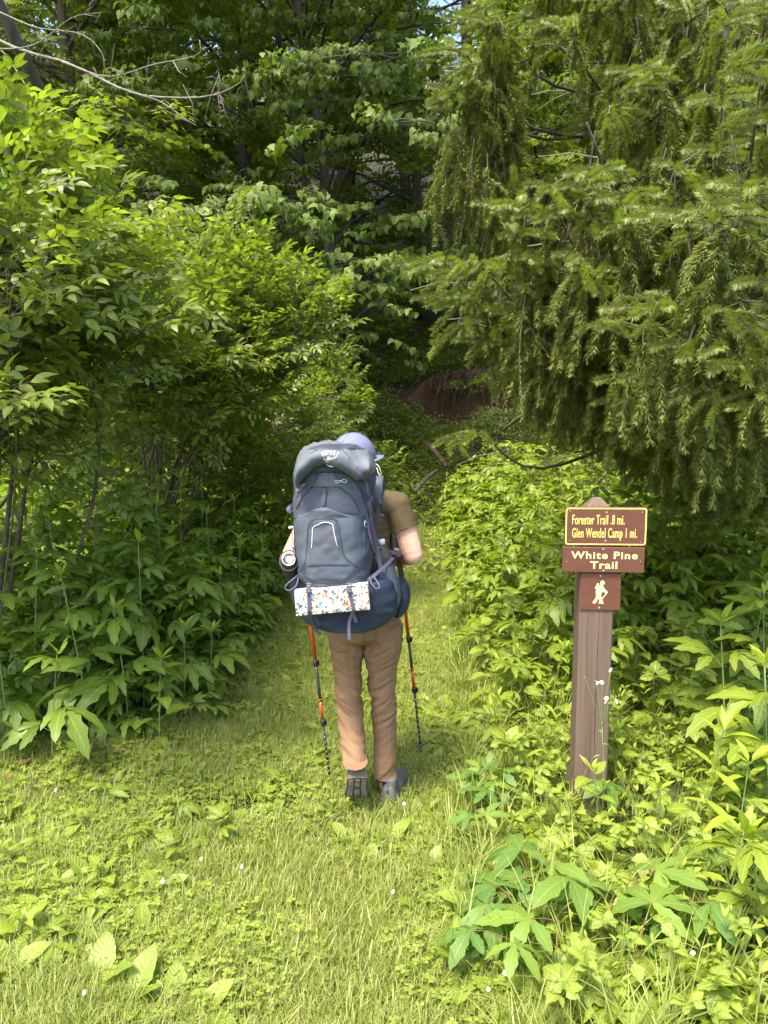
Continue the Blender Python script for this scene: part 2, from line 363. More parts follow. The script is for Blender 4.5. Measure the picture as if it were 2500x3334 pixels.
# ================================================================== GROUND
def axis(lo, hi, d0, c, k):
    out = [c]; d = d0
    while out[-1] < hi: out.append(out[-1] + d); d *= k if out[-1] > c + 4 else 1
    d = d0; b = [c]
    while b[-1] > lo: b.append(b[-1] - d); d *= k if b[-1] < c - 4 else 1
    return np.array(sorted(set(b[1:] + out)))
xs = axis(-90, 90, .12, 0, 1.12)
ys = np.concatenate([np.arange(-40, -1, 2.), np.arange(-1, 14, .12), np.arange(14, 15.6, .05), np.arange(15.6, 24, .25), np.arange(24, 140, 3.)])
X, Y = np.meshgrid(xs, ys); Z = H(X, Y); nx, ny = len(xs), len(ys)
cm = (X > -.5) & (X < 4.2) & (Y > 14.1) & (Y < 15.4)
Yd = Y.copy()
for j, i in zip(*np.nonzero(cm)):
    Yd[j, i] += .12 * noise.noise((X[j, i] * 2.5, 0, Z[j, i] * 4)) + .05 * noise.noise((X[j, i] * 9, 3, Z[j, i] * 12)) - .28 * float(sstep(1.9, 2.5, Z[j, i]) * (1 - sstep(14.9, 15.3, Y[j, i])))
g = Geo(); F = [(j * nx + i, j * nx + i + 1, (j + 1) * nx + i + 1, (j + 1) * nx + i) for j in range(ny - 1) for i in range(nx - 1)]
g.add(np.column_stack([X.ravel(), Yd.ravel(), Z.ravel()]), F)
m, t, out = newmat('soil and turf'); p = N(t, 'ShaderNodeBsdfPrincipled'); L(t, p.outputs[0], out.inputs[0]); p.inputs['Roughness'].default_value = .95
ge = N(t, 'ShaderNodeNewGeometry'); sp = N(t, 'ShaderNodeSeparateXYZ'); L(t, ge.outputs['Normal'], sp.inputs[0])
ps = N(t, 'ShaderNodeSeparateXYZ'); L(t, ge.outputs['Position'], ps.inputs[0])
n1 = N(t, 'ShaderNodeTexNoise'); n1.inputs['Scale'].default_value = 2.2; n1.inputs['Detail'].default_value = 8; L(t, ge.outputs['Position'], n1.inputs[0])
n2 = N(t, 'ShaderNodeTexNoise'); n2.inputs['Scale'].default_value = 30; n2.inputs['Detail'].default_value = 6; L(t, ge.outputs['Position'], n2.inputs[0])
lawn = mixc(t, n1.outputs[0], (.055, .06, .022), (.085, .10, .03))
forest = mixc(t, n2.outputs[0], (.03, .028, .014), (.09, .06, .035))
earth = mixc(t, n1.outputs[0], (.09, .045, .022), (.17, .09, .045))
c1 = mixc(t, math_(t, 'GREATER_THAN', ps.outputs[1], 11.0), lawn, forest)
stp = N(t, 'ShaderNodeMapRange'); stp.inputs[1].default_value = .62; stp.inputs[2].default_value = .45; L(t, sp.outputs[2], stp.inputs[0])
L(t, mixc(t, stp.outputs[0], c1, earth), p.inputs['Base Color'])
bp = N(t, 'ShaderNodeBump'); bp.inputs['Strength'].default_value = .8; bp.inputs['Distance'].default_value = .05; L(t, n2.outputs[0], bp.inputs['Height']); L(t, bp.outputs[0], p.inputs['Normal'])
tag(link('ground', g.mesh('ground', m)), 'trodden grassy ground rising into a wooded bank', None, None, 'structure')

# ---- grass
def blades(seed, n, rad, l0, l1, wd, dry):
    q = random.Random(seed); g = Geo()
    for i in range(n):
        a = q.uniform(0, 6.28); rr = rad * math.sqrt(q.random()); ln = q.uniform(l0, l1); b = q.uniform(0, 6.28); bend = q.uniform(.15, 1.0); w2 = wd * q.uniform(.6, 1.2) / 2
        d = np.array([math.cos(b), math.sin(b), 0]); s = np.array([-math.sin(b), math.cos(b), 0]); p0 = np.array([rr * math.cos(a), rr * math.sin(a), -.005]); V = []
        for k, tt in enumerate((0, .4, .75, 1)):
            c = p0 + d * ln * bend * tt * tt * .75 + np.array([0, 0, ln * tt * (1 - .4 * bend * tt)]); ww = w2 * (1, .95, .6, .02)[k]
            V += [c - s * ww, c + s * ww]
        g.add(V, [(0, 1, 3, 2), (2, 3, 5, 4), (4, 5, 7, 6)], None, 1 if q.random() < dry else 0)
    return g
reg('tuft', [blades(i, 24, .045, .045, .11, .0034, .05) for i in range(4)] + [blades(9, 26, .05, .03, .075, .003, .30), blades(10, 16, .03, .12, .26, .0042, .04)], [M['grass'], M['straw']])
def fieldn(x, y, s, o=0): return np.array([noise.noise((float(a) * s, float(b) * s, o)) for a, b in zip(x, y)])
def lawnpts(n, y0=1.5, y1=11.2, pw=1.0, pad=.0):
    y = y0 + (y1 - y0) * rng.random(n) ** pw; lo = np.maximum(pathL(y) - pad, -y * .62 - .5); hi = pathR(y) + pad
    x = lo + (hi - lo) * rng.random(n); return x, y
def put(name, x, y, sc0, sc1, idx, meshes, dz=0., tilt=.15, label='', parent=None):
    n = len(x); rots = np.column_stack([rng.normal(0, tilt, n), rng.normal(0, tilt, n), rng.uniform(0, 6.28, n)])
    o = scatter(name, np.column_stack([x, y, H(x, y) + dz]), rots, rng.uniform(sc0, sc1, n), idx, meshes, parent)
    if parent is None: tag(o, label, None, None, 'stuff')
    return o
x, y = lawnpts(26000, pw=1.25, pad=.22); nn = fieldn(x, y, 1.3); bare = ((x + .62) ** 2 / .10 + (y - 3.22) ** 2 / .03 < 1) & (rng.random(len(x)) < .8)
keep = ~bare; x, y, nn = x[keep], y[keep], nn[keep]
idx = rng.integers(0, 4, len(x)); idx[(nn + rng.normal(0, .25, len(x))) > .38] = 4
put('grass', x, y, .75, 1.25, idx, LM['tuft'], label='short trodden grass with dry blades along the trail')
n = 520; y = 1.6 + 5 * rng.random(n); x = pathR(y) + rng.uniform(-.1, 1.4, n)
put('tall_grass', x, y, .8, 1.6, np.full(n, 5), LM['tuft'], label='long thin grass between the weeds beside the post')
def clov(seed, n, rad, r0):
    q = random.Random(seed); g = Geo()
    for i in range(n):
        a = q.uniform(0, 6.28); rr = rad * math.sqrt(q.random()); z = q.uniform(.02, .055); c = (rr * math.cos(a), rr * math.sin(a), z); b = q.uniform(0, 6.28)
        for k in range(3):
            V = [(0, 0, 0), (-.45, .45, .08), (-.42, .9, .05), (0, 1.0, 0), (.42, .9, .05), (.45, .45, .08)]
            g.add(np.array(V) * r0 * q.uniform(.8, 1.1), [(0, 1, 2, 3), (0, 3, 4, 5)], None, 0, TR(c, b + k * 2.094, R(q.uniform(-15, 15)), 0))
    return g
reg('clover', [clov(i, 16, .08, .0125) for i in range(3)], [M['clover'], M['stem']])
x, y = lawnpts(5200, pw=1.1, pad=.15); nn = fieldn(x, y, 1.6, 5) + .35 * ((x < -.5) & (y > 2.3)) + rng.normal(0, .12, len(x)); k = nn > .22; x, y = x[k], y[k]
put('clover', x, y, .7, 1.4, rng.integers(0, 3, len(x)), LM['clover'], .0, label='patches of clover growing through the trail grass')
def rosette(seed, n, meshes_fn):
    q = random.Random(seed); g = Geo()
    for i in range(n): g.addgeo(meshes_fn(i), TR((0, 0, .0), i * 2.4 + q.uniform(-.3, .3), R(q.uniform(8, 45)), R(q.uniform(-15, 15)), q.uniform(.6, 1.1)))
    return g
reg('lowweed', [rosette(i, 6, lambda k: g_simple(.055, .035, 4, 0, .3, .25, .02, peak=.45, base=.2)) for i in range(2)] + [rosette(5, 5, lambda k: g_comp([0, 80, -80], .035, .026, .03, .1, 4, k, .2, .2))] + [rosette(8, 5, lambda k: g_cut(3, .35, k))], [M['weed'], M['stem']])
x, y = lawnpts(8500, 2.2, 11.0, .9, .3); yb_ = rng.uniform(1.7, 4.6, 1500); x = np.append(x, pathR(yb_) + rng.uniform(0, 1.5, 1500)); y = np.append(y, yb_); k = (fieldn(x, y, 1.1, 9) + rng.normal(0, .15, len(x))) > -.05 ; x, y = x[k], y[k]
put('low_weeds', x, y, .7, 1.7, rng.integers(0, 4, len(x)), LM['lowweed'], label='small broad-leaved weeds spreading low over the trail')

# ================================================================== FOREST BEHIND
def make_tree(name, label, group, x, y, seed, Ht, z0, Rad, nl, spk, nspr, tr=.14, lean=(0, 0), mesh_key='sp_maple', low=1.0, loc=None, front=0, two=False, full=1.0):
    q = np.random.default_rng(seed); root = empty(name, (x, y, h1(x, y) - .05)); tag(root, label, 'tree', group)
    P = spline([(0, 0, 0), (lean[0] * .3 + q.normal(0, .08), lean[1] * .3, Ht * .33), (lean[0] * .65 + q.normal(0, .12), lean[1] * .65, Ht * .66), (lean[0], lean[1], Ht)], 12)
    rad = np.linspace(tr, tr * .2, 12); rad[0] *= 1.35
    g = Geo(); V, F, U = tube(P, rad, 9); g.add(V, F, U)
    if two: V, F, U = tube(P + np.array([-.36, .05, 0]) * np.linspace(.75, 1.5, 12)[:, None], rad * .62, 8); g.add(V, F, U)
    link('trunk', g.mesh('trunk', M['bark']), root)
    gl = Geo(); pts = []; rots = []; scl = []
    per = max(3, nspr // nl)
    for k in range(nl):
        tz = (k + q.random()) / nl; z = z0 + (Ht - z0) * tz ** 1.05; i = min(10.99, z / Ht * 11); i0 = int(i); b = P[i0] + (P[i0 + 1] - P[i0]) * (i - i0)
        prof = (low + (1 - low) * min(1, tz * 3)) * (1 - tz ** 2.2) ** .6 * full + .15
        az = k * 2.4 + q.normal(0, .35)
        if front and q.random() < front: az = -math.pi / 2 + q.normal(0, .9)
        Lm = Rad * prof * q.uniform(.7, 1.15); d = np.array([math.cos(az), math.sin(az), 0]); up = q.uniform(.1, .35)
        e = b + d * Lm + np.array([0, 0, Lm * up * (1 - 1.2 * tz * 0) - .12 * Lm * Lm * .3]); mid = b + d * Lm * .5 + np.array([0, 0, Lm * up * .75 + q.uniform(0, .15)])
        C = spline([b, mid, e], 7); V, F, U = tube(C, np.linspace(tr * .28, .006, 7), 5, False); gl.add(V, F, U)
        s = np.array([-d[1], d[0], 0])
        for j in range(per):
            tt = q.uniform(.22, 1.03) ** .8; i = min(5.99, tt * 6); i0 = int(i); c = C[i0] + (C[i0 + 1] - C[i0]) * (i - i0)
            sd_ = q.normal(0, .30) * Lm * (1.1 - .7 * tt); c2 = c + s * sd_ + np.array([0, 0, q.normal(0, .09) - abs(sd_) * .12])
            pts.append(c2); a = az - math.pi / 2 + math.copysign(min(1.2, abs(sd_) * 1.6), -sd_) * -1 + q.normal(0, .5)
            rots.append((q.normal(-.15, .18), q.normal(0, .2), a)); scl.append(q.uniform(.75, 1.25) * spk)
            if j % 3 == 0: V, F, U = tube([c, (c + c2) / 2 + np.array([0, 0, .03]), c2], [.008, .006, .003], 3, False); gl.add(V, F, U)
    link('limb', gl.mesh('limb', M['bark']), root)
    pts = np.array(pts); rots = np.array(rots); scl = np.array(scl); wq = pts + np.array(root.location) - np.array(CAM); el_ = np.degrees(np.arctan2(wq[:, 2], wq[:, 1])); azq = np.degrees(np.arctan2(wq[:, 0], wq[:, 1]))
    kq = ~((azq > 2.2) & (azq < 5.8) & (el_ > 21.5) & (q.random(len(pts)) < .93)); pts, rots, scl = pts[kq], rots[kq], scl[kq]
    me = LM[mesh_key]; order = np.argsort(np.linalg.norm(pts + np.array([x, y, 0]) - np.array(CAM), axis=1))
    return root, pts, np.array(rots), np.array(scl), me
def finish_tree(T, nparts=0, pname='leafy_twig', sharename=None):
    root, pts, rots, scl, me = T; n = len(pts); idx = rng.integers(0, len(me), n); sel = np.zeros(n, bool)
    if nparts:
        wp = pts + np.array(root.location); d = wp - np.array(CAM); dep = d[:, 1] * math.cos(PITCH) - d[:, 2] * math.sin(PITCH)
        px = 1250 + d[:, 0] / dep * FOC; py = 1667 - (d[:, 2] * math.cos(PITCH) + d[:, 1] * math.sin(PITCH)) / dep * FOC
        vis = (px > -50) & (px < 2550) & (py > -80) & (py < 3400) & (dep > .5)
        for i in [i for i in np.argsort(dep) if vis[i]][:nparts]:
            link(pname, me[idx[i]], root, Matrix.Translation(pts[i].tolist()) @ Euler(rots[i].tolist()).to_matrix().to_4x4() @ Matrix.Scale(float(scl[i]), 4)); sel[i] = True
    if (~sel).any():
        o = scatter('crown', pts[~sel], rots[~sel], scl[~sel], idx[~sel], me, root); o['kind'] = 'stuff'
    return root
# the heart-leaved tree in the middle
finish_tree(make_tree('heart_leaved_tree', 'double-trunked tree with drooping heart-shaped leaves rising behind the hiker', None, -1.0, 13.6, 3, 13, 1.0, 3.7, 56, .82, 1900, .12, (-.5, 0), 'sp_linden', 1.0, front=.35, two=True), 300)
desc = {'sp_maple': 'maple', 'sp_beech': 'small-leaved tree', 'sp_linden': 'broad-leaved tree'}
BG = [(-4.6, 13.0, 'sp_maple', 14, .13), (-7.4, 11.5, 'sp_beech', 13, .15), (-3.0, 16.5, 'sp_maple', 16, .18), (.9, 18.2, 'sp_maple', 15, .13), (3.4, 17.0, 'sp_beech', 14, .14),
      (2.2, 20.5, 'sp_maple', 16, .2), (-6.3, 17.5, 'sp_beech', 17, .22), (5.6, 15.0, 'sp_maple', 13, .14), (7.6, 12.0, 'sp_beech', 12, .14), (-.9, 21.5, 'sp_beech', 17, .2),
      (-10.2, 15.5, 'sp_maple', 16, .2), (-3.9, 23.0, 'sp_maple', 17, .2), (5.0, 22.0, 'sp_beech', 16, .2), (8.6, 18.0, 'sp_maple', 16, .2), (-8.8, 23.0, 'sp_beech', 17, .24),
      (-13.5, 21.0, 'sp_maple', 17, .24), (.9, 27.5, 'sp_maple', 12, .22), (-5.6, 29.5, 'sp_beech', 17, .22), (5.2, 29.0, 'sp_maple', 14, .22), (9.6, 26.5, 'sp_beech', 17, .24),
      (-12.0, 30.5, 'sp_maple', 17, .24), (13.0, 22.0, 'sp_maple', 16, .24), (-1.8, 34.0, 'sp_beech', 14, .24), (-8.5, 37.0, 'sp_maple', 17, .26), (9.0, 36.0, 'sp_maple', 17, .26), (-16.5, 37.0, 'sp_beech', 17, .26)]
where = ['on the bank at the left edge of the wood', 'behind the tall shrubs on the left', 'on the slope left of the heart-leaved tree', 'above the eroded earth bank', 'behind the spruce tips above the bank']
protos = {}
ordn = ['leftmost', 'second from the left', 'third from the left', 'fourth from the left', 'fifth from the left', 'sixth from the left', 'seventh from the left', 'eighth from the left', 'ninth from the left']
rowof = lambda y_: 0 if y_ < 17.2 else (1 if y_ < 25 else 2)
for i, (x, y, k, ht, tr) in enumerate(BG):
    far = y > 20; same = sorted(b_[0] / b_[1] for b_ in BG if b_[2] == k and rowof(b_[1]) == rowof(y))
    lab = {'sp_maple': 'yellow-green maple', 'sp_beech': 'dark small-leaved tree'}[k] + ', ' + ordn[same.index(x / y)] + ' of its kind ' + ['at the foot of the slope', 'partway up the slope', 'high on the slope'][rowof(y)]
    key = (k, i % 2)
    if far and key in protos:
        src = protos[key]; r = src.copy(); COL.objects.link(r); r.location = (x, y, h1(x, y) - .05); r.rotation_euler = (0, 0, rng.uniform(0, 6.28)); s = ht / 14 * rng.uniform(.95, 1.1); r.scale = (s, s, s); r['label'] = lab
        for c in src.children: c2 = c.copy(); COL.objects.link(c2); c2.parent = r
        r['group'] = 'trees of the wooded slope'
    else:
        T = make_tree('maple_tree' if k == 'sp_maple' else 'woodland_tree', lab, 'trees of the wooded slope', x, y, 40 + i, ht, .5 if y < 18 else 1.2, 3.0 if y < 18 else 3.6, 40, 1.15, 820, tr, (rng.normal(0, .7), 0), k, .9, front=.2)
        root = finish_tree(T)
        if far: protos[key] = root
# saplings and bushes along the foot of the slope
for i, (x, y, ht, k) in enumerate([(-2.6, 10.9, 2.4, 'sp_beech'), (-3.9, 9.8, 3.4, 'sp_maple'), (-1.3, 11.6, 1.5, 'sp_beech'), (1.9, 11.6, 1.6, 'sp_beech'), (3.2, 10.6, 2.3, 'sp_beech'), (4.6, 9.6, 2.6, 'sp_maple'), (-5.8, 8.6, 3.4, 'sp_beech'), (2.9, 13.2, 3.2, 'sp_maple'), (-.1, 16.0, 2.6, 'sp_maple'), (1.6, 16.4, 2.8, 'sp_beech'), (-2.3, 14.6, 3.0, 'sp_beech'), (6.2, 8.4, 3.0, 'sp_beech')]):
    T = make_tree('sapling', ['leafy sapling at the foot of the bank', 'young maple beside the slope', 'low bush beside the trail end', 'small bush right of the fallen logs', 'bushy sapling behind the tall weeds', 'young maple behind the spruce', 'young tree behind the left-hand shrubs', 'young maple in front of the earth bank', 'young maple overhanging the top of the earth bank', 'sapling standing on top of the earth bank', 'bushy sapling between the dark trunks', 'sapling under the spruce boughs'][i], 'saplings along the slope', x, y, 90 + i, ht, .15, ht * .42, 14, .62, 170, .022, (rng.normal(0, .2), 0), k, .7)
    T[0]['category'] = 'young tree'; finish_tree(T)
# low cover on the bank and beside the trail
n = 15000; y = 7.5 + 9.5 * rng.random(n) ** .8; x = rng.uniform(-6.5, 6.5, n) * np.minimum(1, y / 12 + .15)
offp = (x < pathL(np.minimum(y, 11)) - .1) | (x > pathR(np.minimum(y, 11)) + .1) | (y > 10.9)
clf = (x > .9) & (x < 3.9) & (y > 14.25) & (y < 15.0)
k = offp & ~clf & (fieldn(x, y, .9, 3) > -.28); x, y = x[k], y[k]; n = len(x)
put('ground_cover', x, y, .8, 1.9, rng.integers(0, 3, n), LM['sp_small'], .03, .35, 'low leafy ground cover on the shaded bank')
# hanging roots at the lip of the eroded bank
gr = Geo()
for i in range(120):
    x0 = rng.uniform(.8, 3.7); yc = 14.55 + .22 * math.sin(x0 * 2.1) + .1 * math.sin(x0 * 6.3 + 1); z0 = h1(x0, yc + .4) - rng.uniform(0, .25); Ln = rng.uniform(.25, 1.0); dx = rng.normal(0, .22)
    P = spline([(x0, yc + .1, z0), (x0 + dx * .3, yc - .28, z0 - .08), (x0 + dx * .7 + rng.normal(0, .05), yc - .36 + rng.normal(0, .06), z0 - Ln * .5), (x0 + dx, yc - .3 + rng.normal(0, .08), z0 - Ln)], 7)
    V, F, U = tube(P, np.linspace(rng.uniform(.006, .02), .003, 7), 4, False); gr.add(V, F, U)
tag(link('hanging_roots', gr.mesh('hanging_roots', M['rootmat'])), 'tangle of bare roots hanging over the lip of the earth bank', 'roots', None, 'stuff')
for i, (a, b, r_) in enumerate([((1385, 1440, 12.3), (1455, 1520, 11.7), .045), ((1440, 1440, 12.9), (1490, 1475, 12.5), .04), ((1350, 1600, 10.9), (1425, 1530, 11.6), .035), ((1640, 1400, 8.3), (1750, 1330, 7.6), .018)]):
    A, B = W(*a), W(*b); g = Geo(); V, F, U = tube(spline([A, (A + B) / 2 + Vector((0, 0, .03)), B], 6), [r_, r_ * 1.05, r_, r_ * .95, r_ * .85, r_ * .7], 8); g.add(V, F, U)
    tag(link('fallen_log' if i < 3 else 'broken_branch', g.mesh('log', M['rootmat'] if i < 2 else M['twig'])), ['longer brown log lying on the slope below the earth bank', 'short brown log just right of the longer one on the slope', 'thin fallen branch leaning over the end of the trail', 'bare broken branch sticking out under the spruce boughs'][i], 'log' if i < 3 else 'branch')

# leaning bare tree at upper left with dead branches
root = empty('leaning_tree', (-3.3, 9.6, h1(-3.3, 9.6))); tag(root, 'thin dark leaning tree with bare pale branches at upper left', 'tree'); o0 = np.array(root.location)
g = Geo(); P = spline([o0 + [0.7, 0, 0], W(330, 650, 9.4), W(170, 380, 9.0), W(60, 150, 8.4), W(-100, -200, 8)], 14) - o0; V, F, U = tube(P, np.linspace(.10, .05, 14), 8); g.add(V, F, U); link('trunk', g.mesh('trunk', M['bark']), root)
for k, (pp, r_) in enumerate([([(-150, 60, 7.2), (60, 160, 6.6), (220, 205, 6.2), (420, 300, 5.9), (560, 318, 5.8), (690, 312, 5.7), (780, 270, 5.6), (800, 225, 5.6)], .022), ([(-100, 160, 6.5), (100, 150, 6.3), (230, 60, 6.2), (330, 40, 6.1)], .013), ([(200, 200, 6.2), (350, 250, 6.), (500, 210, 5.9), (640, 180, 5.8), (650, 130, 5.8)], .012),
                             ([(420, 300, 5.9), (520, 330, 5.8), (600, 385, 5.7), (640, 410, 5.7)], .008), ([(690, 312, 5.7), (715, 290, 5.7), (713, 235, 5.7)], .006), ([(-50, 100, 7), (40, 210, 6.6), (110, 330, 6.4), (130, 420, 6.4)], .012), ([(0, 40, 7), (120, 90, 6.6), (260, 110, 6.4), (330, 170, 6.3), (340, 230, 6.3)], .010)]):
    g = Geo(); C = spline([W(*p_) for p_ in pp], 16) - o0; V, F, U = tube(C, np.linspace(r_ * .62, .003, 16), 5); g.add(V, F, U)
    for j in range(6):
        a = C[rng.integers(3, 15)]; e = a + rng.normal(0, .13, 3); V, F, U = tube([a, (a + e) / 2 + rng.normal(0, .02, 3), e], [.004, .003, .0015], 4); g.add(V, F, U)
    link('dead_branch', g.mesh('dead_branch', M['deadtwig']), root)

# ================================================================== LEFT SHRUBS
def shrub(name, label, base, blobs, nspr, seed, nparts, scale=1.0):
    """blobs: (centre xyz, radius); leafy twigs grow outwards and up from the blobs"""
    q = np.random.default_rng(seed); root = empty(name, (base[0], base[1], h1(*base) - .03)); tag(root, label, 'shrub', None); o0 = np.array(root.location)
    vol = np.array([r_ ** 2 for _, r_ in blobs]); g = Geo(); pts = []; rots = []; scl = []
    for bi, (c, r_) in enumerate(blobs):
        c = np.array(c) - o0; b = np.array([q.normal(0, .12), q.normal(0, .12), 0]); mid = b * 1.5 + np.array([c[0] * .35, c[1] * .35, c[2] * .6])
        C = spline([b, mid, c], 8); kk = .45 if c[1] + o0[1] < 3.5 else 1; V, F, U = tube(C, np.linspace(.016, .006, 8) * kk, 6); g.add(V, F, U)
        for j in range(int(nspr * vol[bi] / vol.sum())):
            d = q.normal(0, 1, 3); d[2] = d[2] * .8 + .15; d /= np.linalg.norm(d); rr = r_ * q.uniform(.35, 1.05) ** .7; p_ = c + d * rr * np.array([1, 1, .85])
            if p_[2] + o0[2] < h1(p_[0] + o0[0], p_[1] + o0[1]) + .25: continue
            dd = d + np.array([0, 0, .55]) + q.normal(0, .25, 3); dd /= np.linalg.norm(dd); yaw = math.atan2(-dd[0], dd[1]); pit = math.asin(dd[2])
            pts.append(p_); rots.append((pit * .8, q.normal(0, .4), yaw)); scl.append(q.uniform(.75, 1.15) * scale)
            if j % 4 == 0: V, F, U = tube(spline([c * .8 + mid * .2, (c + p_) / 2 + q.normal(0, .04, 3), p_], 4), [.007, .005, .004, .0025], 3, False); g.add(V, F, U)
    link('branches', g.mesh('branches', M['twig']), root)
    me = LM['shrubtwig']; finish_tree((root, np.array(pts), np.array(rots), np.array(scl), me), nparts)
def B(px, py, Y, r_): return (tuple(W(px, py, Y)), r_)
shrub('ash_shrub', 'tall sunlit ash-leaved shrub filling the left edge beside the path', (-2.55, 4.3), [B(-60, 700, 4.0, .40), B(-250, 560, 3.8, .45), B(120, 850, 4.2, .40), B(-60, 980, 3.9, .45), B(250, 1040, 4.4, .42), B(60, 1220, 4.2, .42), B(340, 1230, 4.8, .42), B(-120, 1320, 3.8, .40), B(20, 560, 4.2, .2), B(110, 480, 4.3, .10), B(250, 760, 4.6, .22), B(110, 1500, 4.6, .34), B(-350, 850, 3.6, .5), B(-300, 1300, 3.7, .45), B(20, 880, 3.1, .16), B(10, 1330, 2.9, .12), B(60, 1060, 3.3, .18), B(-60, 1420, 2.4, .07), B(-60, 680, 3.1, .24), B(-60, 1000, 3.0, .24), B(-40, 1180, 3.0, .2), B(60, 800, 3.4, .2)], 760, 11, 300, 1.15)
shrub('ash_shrub', 'rounded green shrub in the middle left behind the tallest weeds', (-1.95, 6.2), [B(560, 940, 6.3, .48), B(500, 1070, 5.9, .5), B(740, 960, 6.3, .36), B(830, 1060, 6.2, .42), B(690, 1140, 5.9, .5), B(430, 1210, 5.7, .5), B(640, 1280, 5.9, .48), B(930, 1050, 6.3, .30), B(1030, 1010, 6.2, .14), B(800, 1250, 6.2, .38), B(520, 1380, 5.9, .4), B(690, 800, 6.4, .16), B(420, 880, 6.4, .25), B(560, 800, 6.6, .16), B(1000, 1150, 6.4, .2)], 680, 12, 300, 1.1)
shrub('ash_shrub', 'shaded lower shrub with thin bare stems left of the backpack', (-2.1, 7.4), [B(360, 1400, 7.0, .6), B(640, 1440, 7.3, .6), B(860, 1370, 7.6, .6), B(900, 1560, 7.8, .5), B(180, 1500, 6.6, .5), B(1020, 1480, 8.6, .5), B(1150, 1560, 9.0, .45), B(1010, 1300, 8.4, .5), B(760, 1600, 7.4, .4)], 900, 13, 120, .95)

# ================================================================== SPRUCE
def needles(g, P, nper, ln, q, flat=.0, m=0, rad=None):
    P = np.asarray(P); 
    for i in range(len(P) - 1):
        a, b = P[i], P[i + 1]; d = b - a; Ld = np.linalg.norm(d); d = d / Ld; u = np.cross(d, [.3, .2, .9]); u /= np.linalg.norm(u); v = np.cross(d, u)
        for k in range(max(1, int(nper * Ld))):
            c = a + (b - a) * q.random(); t = q.uniform(0, 6.283); s = u * math.cos(t) + v * math.sin(t); e = c + (s * .8 + d * .6) * ln * 1.15 * q.uniform(.75, 1.1); w2 = np.cross(s, d) * .0015
            mm = (c + e) / 2; g.add([c - w2 * .7, c + w2 * .7, mm + w2, e, mm - w2], [(0, 1, 2, 3, 4)], None, m)
def g_spruce(seed, kind):
    q = random.Random(seed); g = Geo()
    if kind == 'hang':
        Lh = q.uniform(.30, .42); P = spline([(0, 0, 0), (q.uniform(-.02, .02), .03, -Lh * .35), (q.uniform(-.03, .03), .02, -Lh)], 6); V, F, U = tube(P, np.linspace(.0032, .0012, 6), 4, False); g.add(V, F, U, 1)
        needles(g, P[1:], 1500, .024, q)
        for j in range(6):
            c = P[1 + j % 4]; a = q.uniform(0, 6.28); l2 = q.uniform(.09, .17); e = c + np.array([math.cos(a) * .07, math.sin(a) * .07, -l2]); Q = spline([c, (c + e) / 2 + [math.cos(a) * .02, math.sin(a) * .02, .01], e], 4)
            V, F, U = tube(Q, [.0016, .0014, .0012, .001], 3, False); g.add(V, F, U, 1); needles(g, Q, 1500, .022, q)
            if j < 2: needles(g, Q[-2:], 300, .018, q, m=2)
    elif kind == 'tip':      # fan of shoots pointing outwards along +Y
        for j, a in enumerate((0, 38, -38, 70, -70)):
            l2 = (.20, .15, .15, .11, .11)[j]; o = (0, .06 * (j < 3) * (j > 0), 0); e = np.array([math.sin(R(a)) * l2, o[1] + math.cos(R(a)) * l2, -l2 * q.uniform(.1, .6)])
            Q = spline([o, e * .5 + [0, 0, .012], e], 5); V, F, U = tube(Q, np.linspace(.0028, .0012, 5), 4, False); g.add(V, F, U, 1); needles(g, Q, 1400, .023, q, m=0 if j % 2 else 2)
    else:                    # sparse, thin, partly dry
        Lh = .5; P = spline([(0, 0, 0), (.03, .0, -Lh * .4), (q.uniform(-.05, .05), .03, -Lh)], 6); V, F, U = tube(P, np.linspace(.003, .001, 6), 4, False); g.add(V, F, U, 1)
        needles(g, P[3:], 420, .018, q, m=3 if seed % 2 else 0); needles(g, P[1:4], 120, .018, q, m=3)
        for j in range(3):
            c = P[1 + j]; e = c + np.array([q.uniform(-.09, .09), q.uniform(-.09, .09), -.16]); Q = spline([c, (c + e) / 2, e], 3); V, F, U = tube(Q, [.0015, .0012, .001], 3, False); g.add(V, F, U, 1); needles(g, Q[1:], 380, .017, q, m=3 if j == 0 else 0)
    return g
reg('spruce', [g_spruce(i, 'hang') for i in range(4)] + [g_spruce(10 + i, 'tip') for i in range(3)] + [g_spruce(20 + i, 'thin') for i in range(2)], [M['needle'], M['twig'], M['needlenew'], M['needledry']])
sx, sy = 2.8, 6.6; root = empty('spruce_tree', (sx, sy, h1(sx, sy) - .05)); tag(root, 'large spruce with curtains of drooping needled branchlets over the sign post', 'tree'); o0 = np.array(root.location)
g = Geo(); V, F, U = tube(spline([(0, 0, 0), (.05, 0, 4), (0, 0, 8), (0, 0, 13)], 12), np.linspace(.19, .05, 12), 12); g.add(V, F, U); link('trunk', g.mesh('trunk', M['bark']), root)
